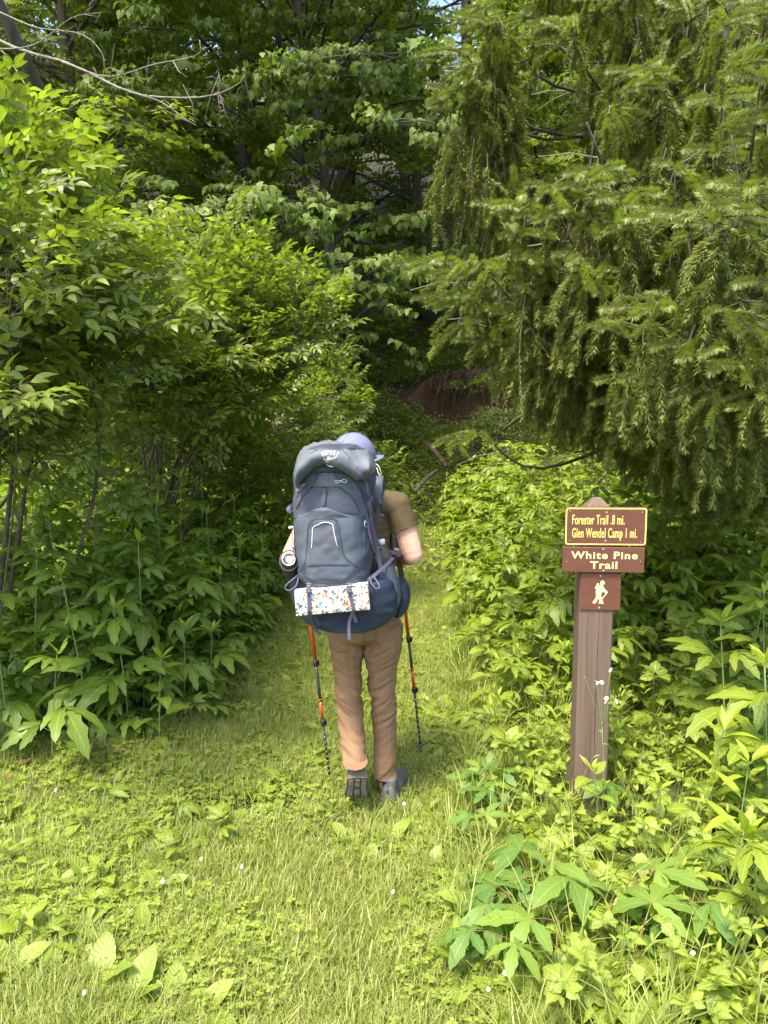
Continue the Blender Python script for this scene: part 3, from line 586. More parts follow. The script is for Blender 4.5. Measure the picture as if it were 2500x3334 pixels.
bl = [(1500, 170, 4.9, 1.0), (1600, 60, 5.1, 1.2), (1560, 300, 5.0, .5), (1740, 60, 5.3, 1.0), (1450, 850, 3.9, .6), (1560, 860, 4.1, .8), (1500, 960, 4.2, .7), (1910, 400, 3.7, .7), (1980, 560, 3.8, .8), (1700, 680, 3.9, .9), (1820, 700, 3.9, .9), (2080, 640, 3.7, .9), (2100, 240, 4.3, .7), (2350, 330, 3.6, .8), (2480, 240, 3.2, .7),
      (2100, 1010, 3.3, .5), (2250, 1120, 3.25, .45), (2420, 1180, 3.1, .4), (1560, 1410, 4.9, .12), (1720, 1020, 4.3, .8), (1880, 950, 4.0, .8), (2000, 850, 3.8, .8), (2250, 720, 3.4, .8), (2430, 640, 3.1, .8), (2500, 930, 3.0, .6), (1640, 1080, 4.6, .5), (1900, 1250, 4.3, .5), (2150, 1330, 3.9, .45), (2400, 1380, 3.6, .4), (2330, 500, 3.8, .8),
      (1850, 120, 4.9, .25), (2000, 0, 4.8, .5), (2250, 60, 4.4, .7), (2500, 20, 4.0, .8), (2700, 400, 3.4, .8), (2750, 900, 3.3, .7), (2700, 1300, 3.6, .5), (1800, -250, 5.0, .3), (2200, -250, 4.5, .8), (2600, -250, 4.0, .8), (2300, 1480, 4.4, .2), (2050, 1120, 4.6, .6), (2200, 950, 4.4, .8), (1750, 850, 4.8, .7), (2120, 1380, 4.6, .35), (2260, 1430, 4.3, .4), (2400, 1480, 4.0, .4), (2320, 1330, 5.2, .5), (2180, 1250, 4.9, .6)]
for k in range(14): a = rng.uniform(-.7, 1.5); zz = rng.uniform(1.2, 7); bl.append((None, (sx + 2.0 * math.cos(a), sy + 2.0 * math.sin(a), zz), None, .8))
pts = []; rots = []; scl = []; idl = []
for (px, py, Yd_, hang) in bl:
    tip = (np.array(py) if px is None else np.array(W(px, py, Yd_))) - o0; dh = np.linalg.norm(tip[:2]); b = np.array([0, 0, max(.4, tip[2] - .05 + dh * rng.uniform(-.02, .25))])
    C = spline([b, b * .55 + tip * .45 + [0, 0, -.06 * dh], b * .2 + tip * .8 + [0, 0, -.10 * dh], tip], 12); g = Geo(); V, F, U = tube(C, np.linspace(.022, .005, 12), 5); g.add(V, F, U)
    d = (tip - b) / (np.linalg.norm(tip - b) + 1e-9); s = np.array([-d[1], d[0], 0]); s /= np.linalg.norm(s); yaw = math.atan2(-d[0], d[1])
    def fr(tt): i = min(10.99, tt * 11); i0 = int(i); return C[i0] + (C[i0 + 1] - C[i0]) * (i - i0)
    subs = []
    for j in range(10):
        tt = rng.uniform(.3, 1.0); c = fr(tt); sg = (-1) ** j; e = c + s * sg * rng.uniform(.12, .4) * (1.15 - tt * .6) + d * .18 + [0, 0, rng.uniform(-.12, .05)]; V, F, U = tube([c, (c + e) / 2 + [0, 0, .02], e], [.005, .004, .002], 3, False); g.add(V, F, U); subs.append((c, e, yaw - sg * .8))
        pts.append(e); rots.append((rng.normal(-.1, .3), rng.normal(0, .4), yaw - sg * .8)); scl.append(rng.uniform(1.0, 1.4)); idl.append(rng.integers(4, 7))
    pts.append(tip); rots.append((rng.normal(.1, .1), 0, yaw)); scl.append(1.35); idl.append(4)
    link('bough', g.mesh('bough', M['twig']), root)
    nh = int(16 * max(.3, hang))
    for j in range(nh + 10):
        if j < nh * .5: c = fr(rng.uniform(.3, 1.0))
        else: a_, e_, _ = subs[rng.integers(0, len(subs))]; c = a_ + (e_ - a_) * rng.random()
        lev = 0
        c = c + np.array([rng.normal(0, .02), rng.normal(0, .02), 0])
        for lev in range(3):
            if lev * .38 > hang * rng.uniform(.5, 1.3): break
            cc = c - np.array([0, 0, lev * .38]) + rng.normal(0, .015, 3) * (lev > 0)
            pts.append(cc); rots.append((rng.normal(0, .12), rng.normal(0, .12), rng.uniform(0, 6.28))); scl.append(rng.uniform(1.25, 1.6)); idl.append(rng.choice([0, 1, 2, 3, 7, 8], p=[.2, .2, .2, .2, .09, .11]))
pts = np.array(pts); rots = np.array(rots); scl = np.array(scl); idl = np.array(idl)
wp = pts + o0 - np.array(CAM); dep = wp[:, 1] * math.cos(PITCH) - wp[:, 2] * math.sin(PITCH); px = 1250 + wp[:, 0] / dep * FOC; pyy = 1667 - (wp[:, 2] * math.cos(PITCH) + wp[:, 1] * math.sin(PITCH)) / dep * FOC
low_ = pyy + np.where(idl < 4, .40, np.where(idl > 6, .46, .12)) * scl * FOC / dep; lim = np.interp(px, [1400, 1500, 1620, 1720, 1850, 2100, 2300, 2500, 2700], [980, 1080, 1330, 1330, 1440, 1560, 1680, 1760, 1850])
ok = ((low_ < lim + 40 * rng.random(len(px))) | ((pyy > 1340) & (px > 1450) & (px < 1760) & (low_ < 1540) & (idl > 3))) & (px > 1420) & ~((px > 1650) & (px < 1910) & (pyy > 120) & (pyy < 600)) & ~((px < 1640) & (pyy > 540) & (pyy < 760)); pts, rots, scl, idl, dep, px, pyy = [v[ok] for v in (pts, rots, scl, idl, dep, px, pyy)]
vis = (px < 2540) & (pyy > -50) & (pyy < 1800); sel = np.zeros(len(pts), bool)
for i in [i for i in np.argsort(dep) if vis[i]][:300]:
    sel[i] = True; link('branchlet', LM['spruce'][idl[i]], root, Matrix.Translation(pts[i].tolist()) @ Euler(rots[i].tolist()).to_matrix().to_4x4() @ Matrix.Scale(float(scl[i]), 4))
o = scatter('needled_twigs', pts[~sel], rots[~sel], scl[~sel], idl[~sel], LM['spruce'], root); o['kind'] = 'stuff'

# ================================================================== WEEDS AND HERBS
STEMS = []
for i in range(5):
    q = random.Random(60 + i); C = spline([(0, 0, 0), (q.uniform(-.03, .03), q.uniform(-.03, .03), .4), (q.uniform(-.06, .06), q.uniform(-.06, .06), 1.0)], 8); g = Geo(); V, F, U = tube(C, np.linspace(.0052, .0022, 8), 5); g.add(V, F, U)
    STEMS.append((C, g.mesh('stem', M['stem'])))
def herb(name, label, group, x, y, Ht, kind='cut', s=1.0, step=.15, top=True, z0=.12, cat='weed', opp=False, topn=5, lean=None):
    q = random.Random(int(x * 1000) * 31 + int(y * 1000)); root = empty(name, (x, y, h1(x, y) - .01)); tag(root, label, cat, group)
    root.rotation_euler = (q.gauss(0, .05) + (lean[1] if lean else 0), q.gauss(0, .05) + (lean[0] if lean else 0), q.uniform(0, 6.28)); C, sm = STEMS[q.randrange(5)]
    link('stem', sm, root, Matrix.Diagonal((1.15 if Ht > .7 else .8, 1.15 if Ht > .7 else .8, Ht, 1)))
    z = z0 * Ht + .04; az = q.uniform(0, 6.28); mm = LM[kind]
    while z < Ht * .97:
        t = z / Ht; i = min(6.99, t * 7); i0 = int(i); c = C[i0] + (C[i0 + 1] - C[i0]) * (i - i0); sz = s * (.75 + .5 * t if t < .5 else 1.25 - .75 * (t - .5) * 1.4) * q.uniform(.85, 1.15)
        for a in ((0, math.pi) if opp else (0,)):
            link('leaf', q.choice(mm), root, MTR((c[0], c[1], c[2] * Ht), az + a, R(q.uniform(-12, 22) + 25 * t), R(q.uniform(-12, 12)), max(.3, sz)))
        az += math.pi / 2 + q.uniform(-.2, .2) if opp else 2.4 + q.uniform(-.3, .3); z += step * q.uniform(.75, 1.2) * (1.1 - .5 * t)
    if top:
        ym = LM['young'] if kind in ('cut', 'cutlite', 'ovate', 'lance') else mm
        for k in range(topn): link('leaf', ym[k % len(ym)], root, MTR((C[-1][0], C[-1][1], Ht - .01), k * 2.4 + az, R(q.uniform(20, 68)), 0, s * q.uniform(.6, 1.0)))
    return root
# left mass of tall cut-leaved weeds: front rows one by one, the depth behind as one mass
front = [(40, 2470, .95), (170, 2500, .62), (300, 2420, .95), (110, 2380, 1.0), (420, 2400, .75), (520, 2440, .5), (600, 2330, .55), (470, 2320, 1.05), (680, 2290, .5), (230, 2300, 1.12), (360, 2240, 1.15), (560, 2210, 1.2), (640, 2200, .8), (730, 2200, .75), (30, 2260, 1.0), (130, 2200, 1.1), (460, 2160, 1.15), (600, 2120, 1.3), (700, 2110, 1.05), (790, 2110, .85), (840, 2060, .75), (250, 2130, 1.1), (340, 2100, 1.0), (520, 2060, 1.25), (650, 2040, 1.3), (760, 2020, 1.05), (850, 1980, .8), (900, 1960, .7), (60, 2080, .95), (180, 2060, 1.05), (420, 2030, 1.1), (-60, 2500, .9), (-40, 2330, 1.0), (880, 1900, .75), (800, 1930, .9), (720, 1950, 1.05)]
names = {}
cols = [(200, 'at the left edge'), (430, 'left of the tallest stems'), (640, 'in the middle of the left bed'), (780, 'right of the tallest stems'), (1000, 'next to the hiker\'s left pole')]
for i, (px, py, hh) in enumerate(front):
    p_ = G(px, py); ov = (i % 6 == 5) or px > 780; kind = 'ovate' if ov else 'cut'
    row = 'front-row' if py > 2380 else ('second-row' if py > 2230 else ('third-row' if py > 2090 else 'back-row'))
    hgt = 'knee-high' if hh < .6 else ('thigh-high' if hh < .9 else ('waist-high' if hh < 1.12 else 'chest-high'))
    pos = next(n_ for c_, n_ in cols if px < c_); nth = names.setdefault((row, pos), 0); names[(row, pos)] += 1
    ordw = ['', ', farther right', ', third along', ', fourth along'][min(3, nth)]
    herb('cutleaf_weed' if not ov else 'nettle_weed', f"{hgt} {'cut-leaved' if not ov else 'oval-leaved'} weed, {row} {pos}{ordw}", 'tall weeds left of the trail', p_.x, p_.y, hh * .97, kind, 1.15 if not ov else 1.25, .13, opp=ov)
def weedmass(name, key, n, fx, sc0, sc1, label, zr, seed, tilt=.4):
    q = np.random.default_rng(seed); pts = []; rots = []; scl = []
    me = LM[key]
    for i in range(n):
        x, y, hh = fx(q); z = h1(x, y)
        for k in range(int(hh / .14) + 2):
            zz = .08 + k * .13 + q.normal(0, .03)
            if zz > hh: break
            pts.append((x + q.normal(0, .04), y + q.normal(0, .04), z + zz)); rots.append((q.normal(.1, .25), q.normal(0, .2), q.uniform(0, 6.28))); scl.append(q.uniform(sc0, sc1))
        for k in range(3): pts.append((x, y, z + hh)); rots.append((q.uniform(.3, 1.1), 0, q.uniform(0, 6.28))); scl.append(q.uniform(sc0, sc1) * .6)
    o = scatter(name, pts, rots, scl, q.integers(0, len(me), len(pts)), me); tag(o, label, None, None, 'stuff')
def fxl(q):
    y = q.uniform(4.3, 9.5); x = pathL(y) - .12 - abs(q.normal(0, 1)) * (1.6 + .25 * (y - 4)) ; return x, y, q.uniform(.5, 1.25) * (1 - .03 * (y - 4)) * min(1, .45 + (pathL(y) - x) * .8)
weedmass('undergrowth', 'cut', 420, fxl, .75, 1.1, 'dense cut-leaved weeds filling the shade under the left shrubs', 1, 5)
def fxf(q):
    y = q.uniform(3.65, 6.5); x = pathL(y) - .02 - q.random() * 1.1; return x, y, q.uniform(.25, .5) * min(1.3, .5 + (pathL(y) - x))
weedmass('undergrowth', 'cut', 170, fxf, .6, .9, 'low cut-leaved weeds closing the foot of the left bank', 1, 55)
weedmass('undergrowth', 'ovate', 260, fxl, .7, 1.1, 'oval-leaved weeds mixed into the shade left of the trail', 1, 6)
# right-hand bed: bright tall weeds beyond the post
frR = [(1490, 1840, .95), (1560, 1830, 1.1), (1640, 1810, 1.15), (1730, 1810, 1.1), (1810, 1800, 1.05), (1500, 1930, .75), (1580, 1930, .85), (1680, 1920, .9), (1780, 1910, .9), (1870, 1900, .85), (1520, 2060, .55), (1600, 2050, .6), (1700, 2040, .65), (1800, 2030, .7), (1890, 2060, .6), (1560, 2200, .42), (1650, 2180, .45), (1760, 2180, .5), (1850, 2200, .5),
       (1600, 2330, .35), (1700, 2330, .4), (1800, 2320, .42), (1650, 2440, .3), (1760, 2430, .34), (1580, 2440, .25), (1470, 1760, .9), (1540, 1740, 1.0), (1650, 1740, 1.0), (1760, 1740, 1.0), (1880, 1750, .95), (2000, 1760, .95), (2120, 1780, .95), (2240, 1820, .95), (2360, 1850, .9),
       (2080, 1930, .75), (2180, 1980, .75), (2300, 2000, .8), (2100, 2100, .6), (2230, 2120, .62), (2380, 2120, .7)]
for i, (px, py, hh) in enumerate(frR):
    p_ = G(px, py); kind = ['cutlite', 'ovate', 'cutlite', 'lance', 'ovate'][i % 5] if py > 1900 else ['cutlite', 'cutlite', 'ovate'][i % 3]
    row = 'far' if py < 1800 else ('middle' if py < 1960 else ('nearer' if py < 2150 else 'low'))
    pos = 'at the trail edge' if px < 1580 else ('between trail and post' if px < 1720 else ('just left of the post' if px < 1860 else ('behind the signs' if px < 2060 else 'right of the signs')))
    nth = names.setdefault((row, pos, kind), 0); names[(row, pos, kind)] += 1
    herb('sunny_weed', f"{row} bright {dict(cutlite='cut-leaved', ovate='oval-leaved', lance='narrow-leaved')[kind]} weed {pos}" + ['', ', the one farther right', ', third along'][min(2, nth)], 'bright weeds right of the trail', p_.x, p_.y, hh, kind, (.78 if kind == 'cutlite' else .95), .11, opp=kind == 'ovate')
def fxr(q):
    y = q.uniform(3.9, 10.5); x = pathR(y) + .08 + abs(q.normal(0, 1)) * 1.5; hh = (.38 + .12 * (y - 4)) * q.choice([.45, .6, .75, .9, 1.05, 1.3]) * q.uniform(.9, 1.1); return x, y, min(hh, 1.25) * min(1, .5 + (x - pathR(y)) * .9)
weedmass('sunny_undergrowth', 'cutlite', 420, fxr, .7, 1.1, 'bright cut-leaved weeds massed behind the sign post', 1, 8)
weedmass('sunny_undergrowth', 'ovate', 260, fxr, .8, 1.35, 'oval-leaved weeds massed under the spruce', 1, 9)
weedmass('sunny_undergrowth', 'young', 200, fxr, .6, 1.1, 'pale young shoots mixed through the sunny weeds', 1, 10)
def fxt(q):
    return q.uniform(1.55, 3.3), q.uniform(4.9, 6.3), q.uniform(.7, 1.35)
weedmass('sunny_undergrowth', 'cutlite', 120, fxt, .7, 1.1, 'taller cut-leaved weeds in front of the spruce trunk', 1, 12)
def fxn(q):
    y = q.uniform(1.75, 4.4); x = pathR(y) + .2 + q.random() * 1.3; return x, y, (.10 + .12 * min(1.2, x - pathR(y))) * q.uniform(.7, 1.3)
weedmass('near_undergrowth', 'young', 420, fxn, .4, .8, 'low pale shoots around the foot of the post', 1, 14)
weedmass('near_undergrowth', 'rasp', 210, fxn, .6, .9, 'low bramble leaves around the foot of the post', 1, 15)
# right foreground individuals
near = [  # px, py(base), height, kind, what
    (2330, 2560, .80, 'cutlite', 'tall cut-leaved weed close to the right edge', 'sunny_weed'), (2480, 2560, .95, 'cutlite', 'tallest cut-leaved weed cropped by the right edge', 'sunny_weed'), (2420, 2380, .9, 'cutlite', 'cut-leaved weed behind the tallest one at the right edge', 'sunny_weed'), (2270, 2350, .62, 'cutlite', 'mid-height cut-leaved weed right of the post', 'sunny_weed'), (2520, 2760, .8, 'cutlite', 'cut-leaved weed at the right edge below the tallest one', 'sunny_weed'),
    (2300, 2780, .55, 'lance', 'narrow-leaved plant standing right of the spiky-flowered mint', 'sunny_weed'), (2390, 2880, .5, 'lance', 'narrow-leaved plant lower right of the first', 'sunny_weed'), (2350, 3080, .45, 'lance', 'serrate narrow-leaved shoot near the lower right corner', 'sunny_weed'), (2450, 3100, .42, 'cutlite', 'crinkled light-green plant at the lower right edge', 'sunny_weed'),
    (2060, 2330, .5, 'rasp', 'bramble with pleated leaves just right of the post', 'bramble'), (2160, 2330, .55, 'rasp', 'second bramble right of the post', 'bramble'), (2120, 2450, .42, 'rasp', 'lower bramble right of the post', 'bramble'), (2230, 2480, .45, 'rasp', 'bramble under the tall cut-leaved weed', 'bramble'), (2180, 2220, .6, 'rasp', 'bramble behind the signs to the right', 'bramble'), (1640, 2560, .25, 'rasp', 'bramble left of the post foot', 'bramble'),
    (1950, 2760, .36, 'ovate', 'mint plant rising in front of the post foot', 'mint'), (2120, 2800, .34, 'ovate', 'mint plant with pinkish flower whorls right of the post foot', 'mint'), (2000, 2600, .38, 'ovate', 'leafy mint against the right side of the post', 'mint'),
    (1600, 2640, .16, 'creep', 'creeper sprig at the grass edge left of the post foot', 'creeper'), (1740, 2600, .2, 'lance', 'slender weed left of the post foot', 'sunny_weed')]
for px, py, hh, kind, lab, nm in near:
    p_ = G(px, py); herb(nm, lab, None, p_.x, p_.y, hh, kind, {'cutlite': 1.25, 'lance': 1.35, 'rasp': 1.0, 'ovate': .85, 'creep': .9}[kind], .09, z0=.15, opp=kind in ('ovate', 'lance'), cat={'bramble': 'bramble', 'mint': 'mint plant', 'creeper': 'creeper'}.get(nm, 'weed'))
SDL = [(130, 2790), (78, 2700), (330, 2640), (280, 2720), (210, 2850), (70, 2930), (420, 2760), (60, 3080), (180, 3120), (480, 2640), (590, 2700), (380, 2890), (560, 2800), (320, 3010), (700, 2760), (40, 2840)]
for k_, (px, py) in enumerate(SDL):
    p_ = G(px, py); herb('seedling_weed', ['cut-leaved', 'oval-leaved'][k_ % 2] + ' seedling in the left grass, ' + ordn[sorted(a_[0] for a_ in SDL[k_ % 2::2]).index(px)] + ' of its kind', 'seedling weeds in the left grass', p_.x, p_.y, .07 + .02 * (k_ % 4), ['cutlite', 'ovate'][k_ % 2], .55, .028, topn=2, opp=k_ % 2 == 1)
# five-fingered creeper leaves in the right foreground
cr = [(1720, 2840, 1.1, 'topmost pair of dark leaves left'), (1650, 2900, 1.0, 'dark leaves nearest the trail'), (1680, 2935, 1.1, 'four-leaflet leaf beside the brown leaf'), (1910, 2860, 1.1, 'dark leaf straight below the post'), (2055, 2885, 1.05, 'flat light-green leaf right below the post'), (2200, 2950, 1.05, 'light-green leaf with a red centre at right'), (2090, 3030, 1.2, 'largest leaf at the lower right'), (1820, 3000, .95, 'pale leaf below the dark ones'), (1615, 3030, .8, 'pale small leaf at the grass edge'), (1590, 2520, .7, 'small yellow-green leaf left of the post'), (1640, 2570, .7, 'small leaf above the grass edge'), (1560, 2680, .6, 'tiny sprig in the grass'), (2280, 2700, .8, 'leaf among the narrow-leaved plants'), (1780, 2880, .9, 'leaf between the dark ones'), (1990, 2960, .9, 'leaf left of the largest one'), (2030, 2540, .95, 'dark leaf against the post')]
for px, py, s, lab in cr:
    hh = .13 + .04 * s; p_ = G(px, py + 10, hh); root = empty('creeper', (p_.x, p_.y, h1(p_.x, p_.y))); tag(root, 'five-fingered creeper: ' + lab, 'creeper', 'creeper sprigs around the post'); g = Geo()
    V, F, U = tube(spline([(0, .05, 0), (.01, .02, hh * .5), (0, 0, hh)], 5), .0018, 4); g.add(V, F, U); link('stem', g.mesh('stem', M['redstem']), root)
    for k in range(1 if s > .9 else 2): link('leaf', LM['creep'][rng.integers(0, 4)], root, MTR((0, 0, hh - .005), rng.uniform(-2.6, 2.6) + k * 3, R(rng.uniform(-8, 18)), R(rng.uniform(-10, 10)), s * 1.25))
    for k in range(2): link('leaf', LM['creep'][rng.integers(0, 4)], root, MTR((0, .03, hh * .4), rng.uniform(0, 6.28), R(rng.uniform(0, 25)), 0, s * .6))
# broad plantains in the lawn
pl = [(330, 3230, 1.5, 'upright ribbed plantain in the lower left grass'), (430, 3290, 1.6, 'big yellow-green plantain at the bottom edge, left'), (570, 3290, 1.5, 'big yellow-green plantain right of the other at the bottom edge'), (640, 3320, 1.3, 'plantain cropped by the bottom edge'), (30, 3180, 1.4, 'dark plantain at the lower left edge'), (120, 3010, 1.1, 'round-leaved plantain near the left edge'), (290, 2880, 1.3, 'clump of plantain in the left grass'), (250, 3060, 1.3, 'long upright plantain leaf in the left grass'), (190, 2760, 1.0, 'plantain below the left weeds'), (760, 2690, .9, 'plantain straight below the left pole'), (900, 2670, 1.0, 'plantain just left of the hiker heels'), (640, 2540, .9, 'plantain beside the bare soil'), (680, 2620, .8, 'plantain on the bare soil edge'), (990, 2680, .8, 'plantain under the raised heel'), (1130, 2760, 1.0, 'plantain below the hiker'), (1270, 2760, 1.1, 'yellow-green plantain right below the hiker'), (1370, 2740, .9, 'single upright plantain leaf right of the hiker'), (1210, 2830, .8, 'small plantain in the middle grass'),
      (1320, 2610, .9, 'plantain right of the right shoe'), (1440, 2480, .9, 'plantain beside the right pole tip'), (1500, 2590, .8, 'plantain right of the pole tip'), (880, 2380, .8, 'plantain left of the left pole'), (960, 2290, .8, 'plantain behind the left pole'), (1010, 2480, .8, 'plantain beside the left pole tip'), (820, 2490, .9, 'plantain in the left lawn'), (740, 2400, .8, 'plantain at the weed edge'), (1440, 2200, .8, 'plantain at the right trail side'), (1400, 2330, .7, 'plantain right of the right pole'), (1530, 3190, 1.7, 'large crinkled dock leaf at the lower right grass'), (1640, 3090, 1.6, 'yellow-green dock beside the creeper'), (1560, 3000, 1.2, 'dock at the grass edge'), (1750, 3180, 1.3, 'dock among the lower right grass'), (2050, 3200, 1.3, 'dock under the largest creeper leaf'), (2420, 3240, 1.5, 'round-leaved dock in the lower right corner'), (1980, 3280, 1.1, 'dock at the bottom edge right'), (2240, 3170, 1.0, 'dock right of the largest creeper leaf'), (860, 3120, .6, 'small cut plantain in the middle grass'), (1320, 3060, .7, 'plantain in the bright grass'), (480, 2950, .7, 'small plantain in the left grass')]
for px, py, s, lab in pl:
    p_ = G(px, py); root = empty('plantain', (p_.x, p_.y, h1(p_.x, p_.y)), rng.uniform(0, 6.28)); tag(root, lab, 'plantain', 'broad-leaved plants in the trail grass')
    mm = LM['dockleaf'] if s > 1.25 else LM['plantain']; n = 6 if s < 1.2 else 5; k_ = s * (.52 if s > 1.25 else .9)
    for k in range(n): link('leaf', mm[rng.integers(0, len(mm))], root, MTR((0, 0, .004), k * 6.28 / n + rng.uniform(-.3, .3), R(rng.uniform(12, 55)), R(rng.uniform(-15, 15)), k_ * rng.uniform(.7, 1.1)))
# white clover heads
g = Geo()
for k in range(46):
    a = k * 2.4; zz = 1 - 1.5 * k / 46; rr = math.sqrt(max(0, 1 - zz * zz)); d = np.array([rr * math.cos(a), rr * math.sin(a), zz]); V, F, U = tube([d * .003, d * .0095], [.0012, .0018], 4); g.add(V, F, U, 0)
V, F, U = tube([(0, 0, -.006), (.004, 0, -.04), (0, 0, -.09)], .0008, 3); g.add(V, F, U, 1); CLH = g.mesh('clover_head', [M['white'], M['stem']])
cf = [(722, 2640), (530, 2870), (655, 2800), (787, 2825), (1280, 2900), (1315, 2615), (275, 3245), (1645, 3170), (1590, 3220), (2255, 3120), (180, 2565)]
for i, (px, py) in enumerate(cf):
    p_ = G(px, py, .085); o = link('clover_flower', CLH); o.location = (p_.x, p_.y, h1(p_.x, p_.y) + .085); o.rotation_euler = (rng.normal(0, .2), rng.normal(0, .2), rng.uniform(0, 6)); s = rng.uniform(.55, .8); o.scale = (s, s, 1)
    band = lambda v: 0 if v > 3100 else (1 if v > 2780 else 2); same = sorted(c_[0] for c_ in cf if band(c_[1]) == band(py)); tag(o, 'white clover head, ' + ordn[same.index(px)] + ' of those ' + ['near the bottom edge', 'in the grass well below the hiker', 'level with the hiker\'s shoes'][band(py)], 'flower', 'white clover heads in the grass')
# fleabane in front of the post
def fleabane(px, py, hh, heads, lab):
    p_ = G(px, py); root = empty('fleabane', (p_.x, p_.y, h1(p_.x, p_.y))); tag(root, lab, 'daisy'); o0 = np.array(root.location)
    tops = [np.array(W(hx, hy, p_.y + dy)) - o0 for hx, hy, dy in heads]; c = np.mean(tops, axis=0); c[2] *= .78; g = Geo(); V, F, U = tube(spline([(0, 0, 0), c * .5 + [.01, 0, 0], c], 8), .0022, 5); g.add(V, F, U)
    for t_ in tops: V, F, U = tube(spline([c * .93, (c + t_) / 2 + [0, 0, -.005], t_], 5), .0011, 4); g.add(V, F, U)
    link('stem', g.mesh('stem', M['stem']), root)
    for k in range(9): t = (k + 1) / 10; link('leaf', LM['lance'][k % 2], root, MTR(tuple(c * t), k * 2.4, R(20), 0, .45 * (1.2 - t * .7)))
    gh = Geo()
    for k in range(26): a = k * 2 * math.pi / 26; d = np.array([math.cos(a), math.sin(a), .1]); s_ = np.array([-math.sin(a), math.cos(a), 0]) * .0007; gh.add([d * .0035 - s_, d * .0035 + s_, d * .0105 + s_ * 1.2, d * .0105 - s_ * 1.2], [(0, 1, 2, 3)], None, 0)
    V, F, U = tube([(0, 0, -.003), (0, 0, 0), (0, 0, .0022)], [.0018, .0042, .003], 10); gh.add(V, F, U, 1); hm = gh.mesh('flower_head', [M['white'], M['yel']])
    for t_ in tops: link('flower_head', hm, root, MTR(tuple(t_), rng.uniform(0, 6), R(rng.uniform(25, 60)), 0, rng.uniform(.75, 1.05)))
fleabane(1955, 2720, 0, [(1940, 2218, 0), (1946, 2224, .02), (1959, 2222, .01), (1904, 2205, 0), (1974, 2274, .0), (1973, 2286, .02), (1983, 2289, 0), (2006, 2283, .03), (1988, 2182, .02)], 'small white fleabane daisies standing in front of the post')
# umbels gone to seed
for px, py, hx, hy, r_, lab in [(1680, 2240, 1670, 1950, .085, 'greenish seed umbel on a tall stem left of the post'), (1620, 2060, 1640, 1745, .09, 'greenish seed umbel farther back among the weeds')]:
    p_ = G(px, py); root = empty('umbel_plant', (p_.x, p_.y, h1(p_.x, p_.y))); tag(root, lab, 'umbel'); t_ = np.array(W(hx, hy, p_.y)) - np.array(root.location); g = Geo(); V, F, U = tube(spline([(0, 0, 0), t_ * .5 + [.01, .01, 0], t_ - [0, 0, .06]], 7), .004, 6); g.add(V, F, U)
    link('stem', g.mesh('stem', M['stem']), root); g = Geo()
    for k in range(24):
        a = k * 2.4; rr = r_ * math.sqrt((k + .5) / 24); e = t_ + [rr * math.cos(a), rr * math.sin(a), .01 - rr * .25]; V, F, U = tube([t_ - [0, 0, .06], e], .0009, 3); g.add(V, F, U, 0)
        for j in range(11):
            b = j * 2.4; r2 = .016 * math.sqrt((j + .5) / 11); f = e + [r2 * math.cos(b), r2 * math.sin(b), .014]; V, F, U = tube([e, f], .0005, 3); g.add(V, F, U, 0); V, F, U = tube([f - [0, 0, .001], f + [0, 0, .003]], [.0018, .0012], 4); g.add(V, F, U, 1)
    link('seed_head', g.mesh('seed_head', [M['stem'], M['young']]), root)
# dead leaves at the lower left and one by the grass edge
def deadleaf(q):
    g = Geo()
    for s_ in (0, 55, -55): V, F, U = lobe(.07, .035, 5, .2, q.uniform(-.5, .4), .6, .5, 1, .3, .1); g.add(V, F, U, 0, TR((0, 0, 0), R(s_)))
    return g
DL = [deadleaf(random.Random(i)).mesh('dead_leaf', M['litter']) for i in range(3)]
x = rng.uniform(-2.25, -1.35, 70); y = rng.uniform(3.25, 3.75, 70); n = len(x); tag(scatter('leaf_litter', np.column_stack([x, y, H(x, y) + .012]), np.column_stack([rng.normal(0, .4, n), rng.normal(0, .4, n), rng.uniform(0, 6, n)]), rng.uniform(.6, 1.2, n), rng.integers(0, 3, n), DL), 'brown dead leaves on bare soil under the left weeds', None, None, 'stuff')
for px, py, lab, s in [(1570, 2825, 'curled reddish-brown dead leaf at the right grass edge', 1.0), (410, 2480, 'yellowed fallen leaf below the left weeds', .6), (2070, 3110, 'crumpled brown dead leaf under the largest creeper leaf', 1.1)]:
    p_ = G(px, py); o = link('dead_leaf', DL[0]); o.location = (p_.x, p_.y, h1(p_.x, p_.y) + .04); o.rotation_euler = (.4, .3, 1); o.scale = (s, s, s); tag(o, lab, 'dead leaf')

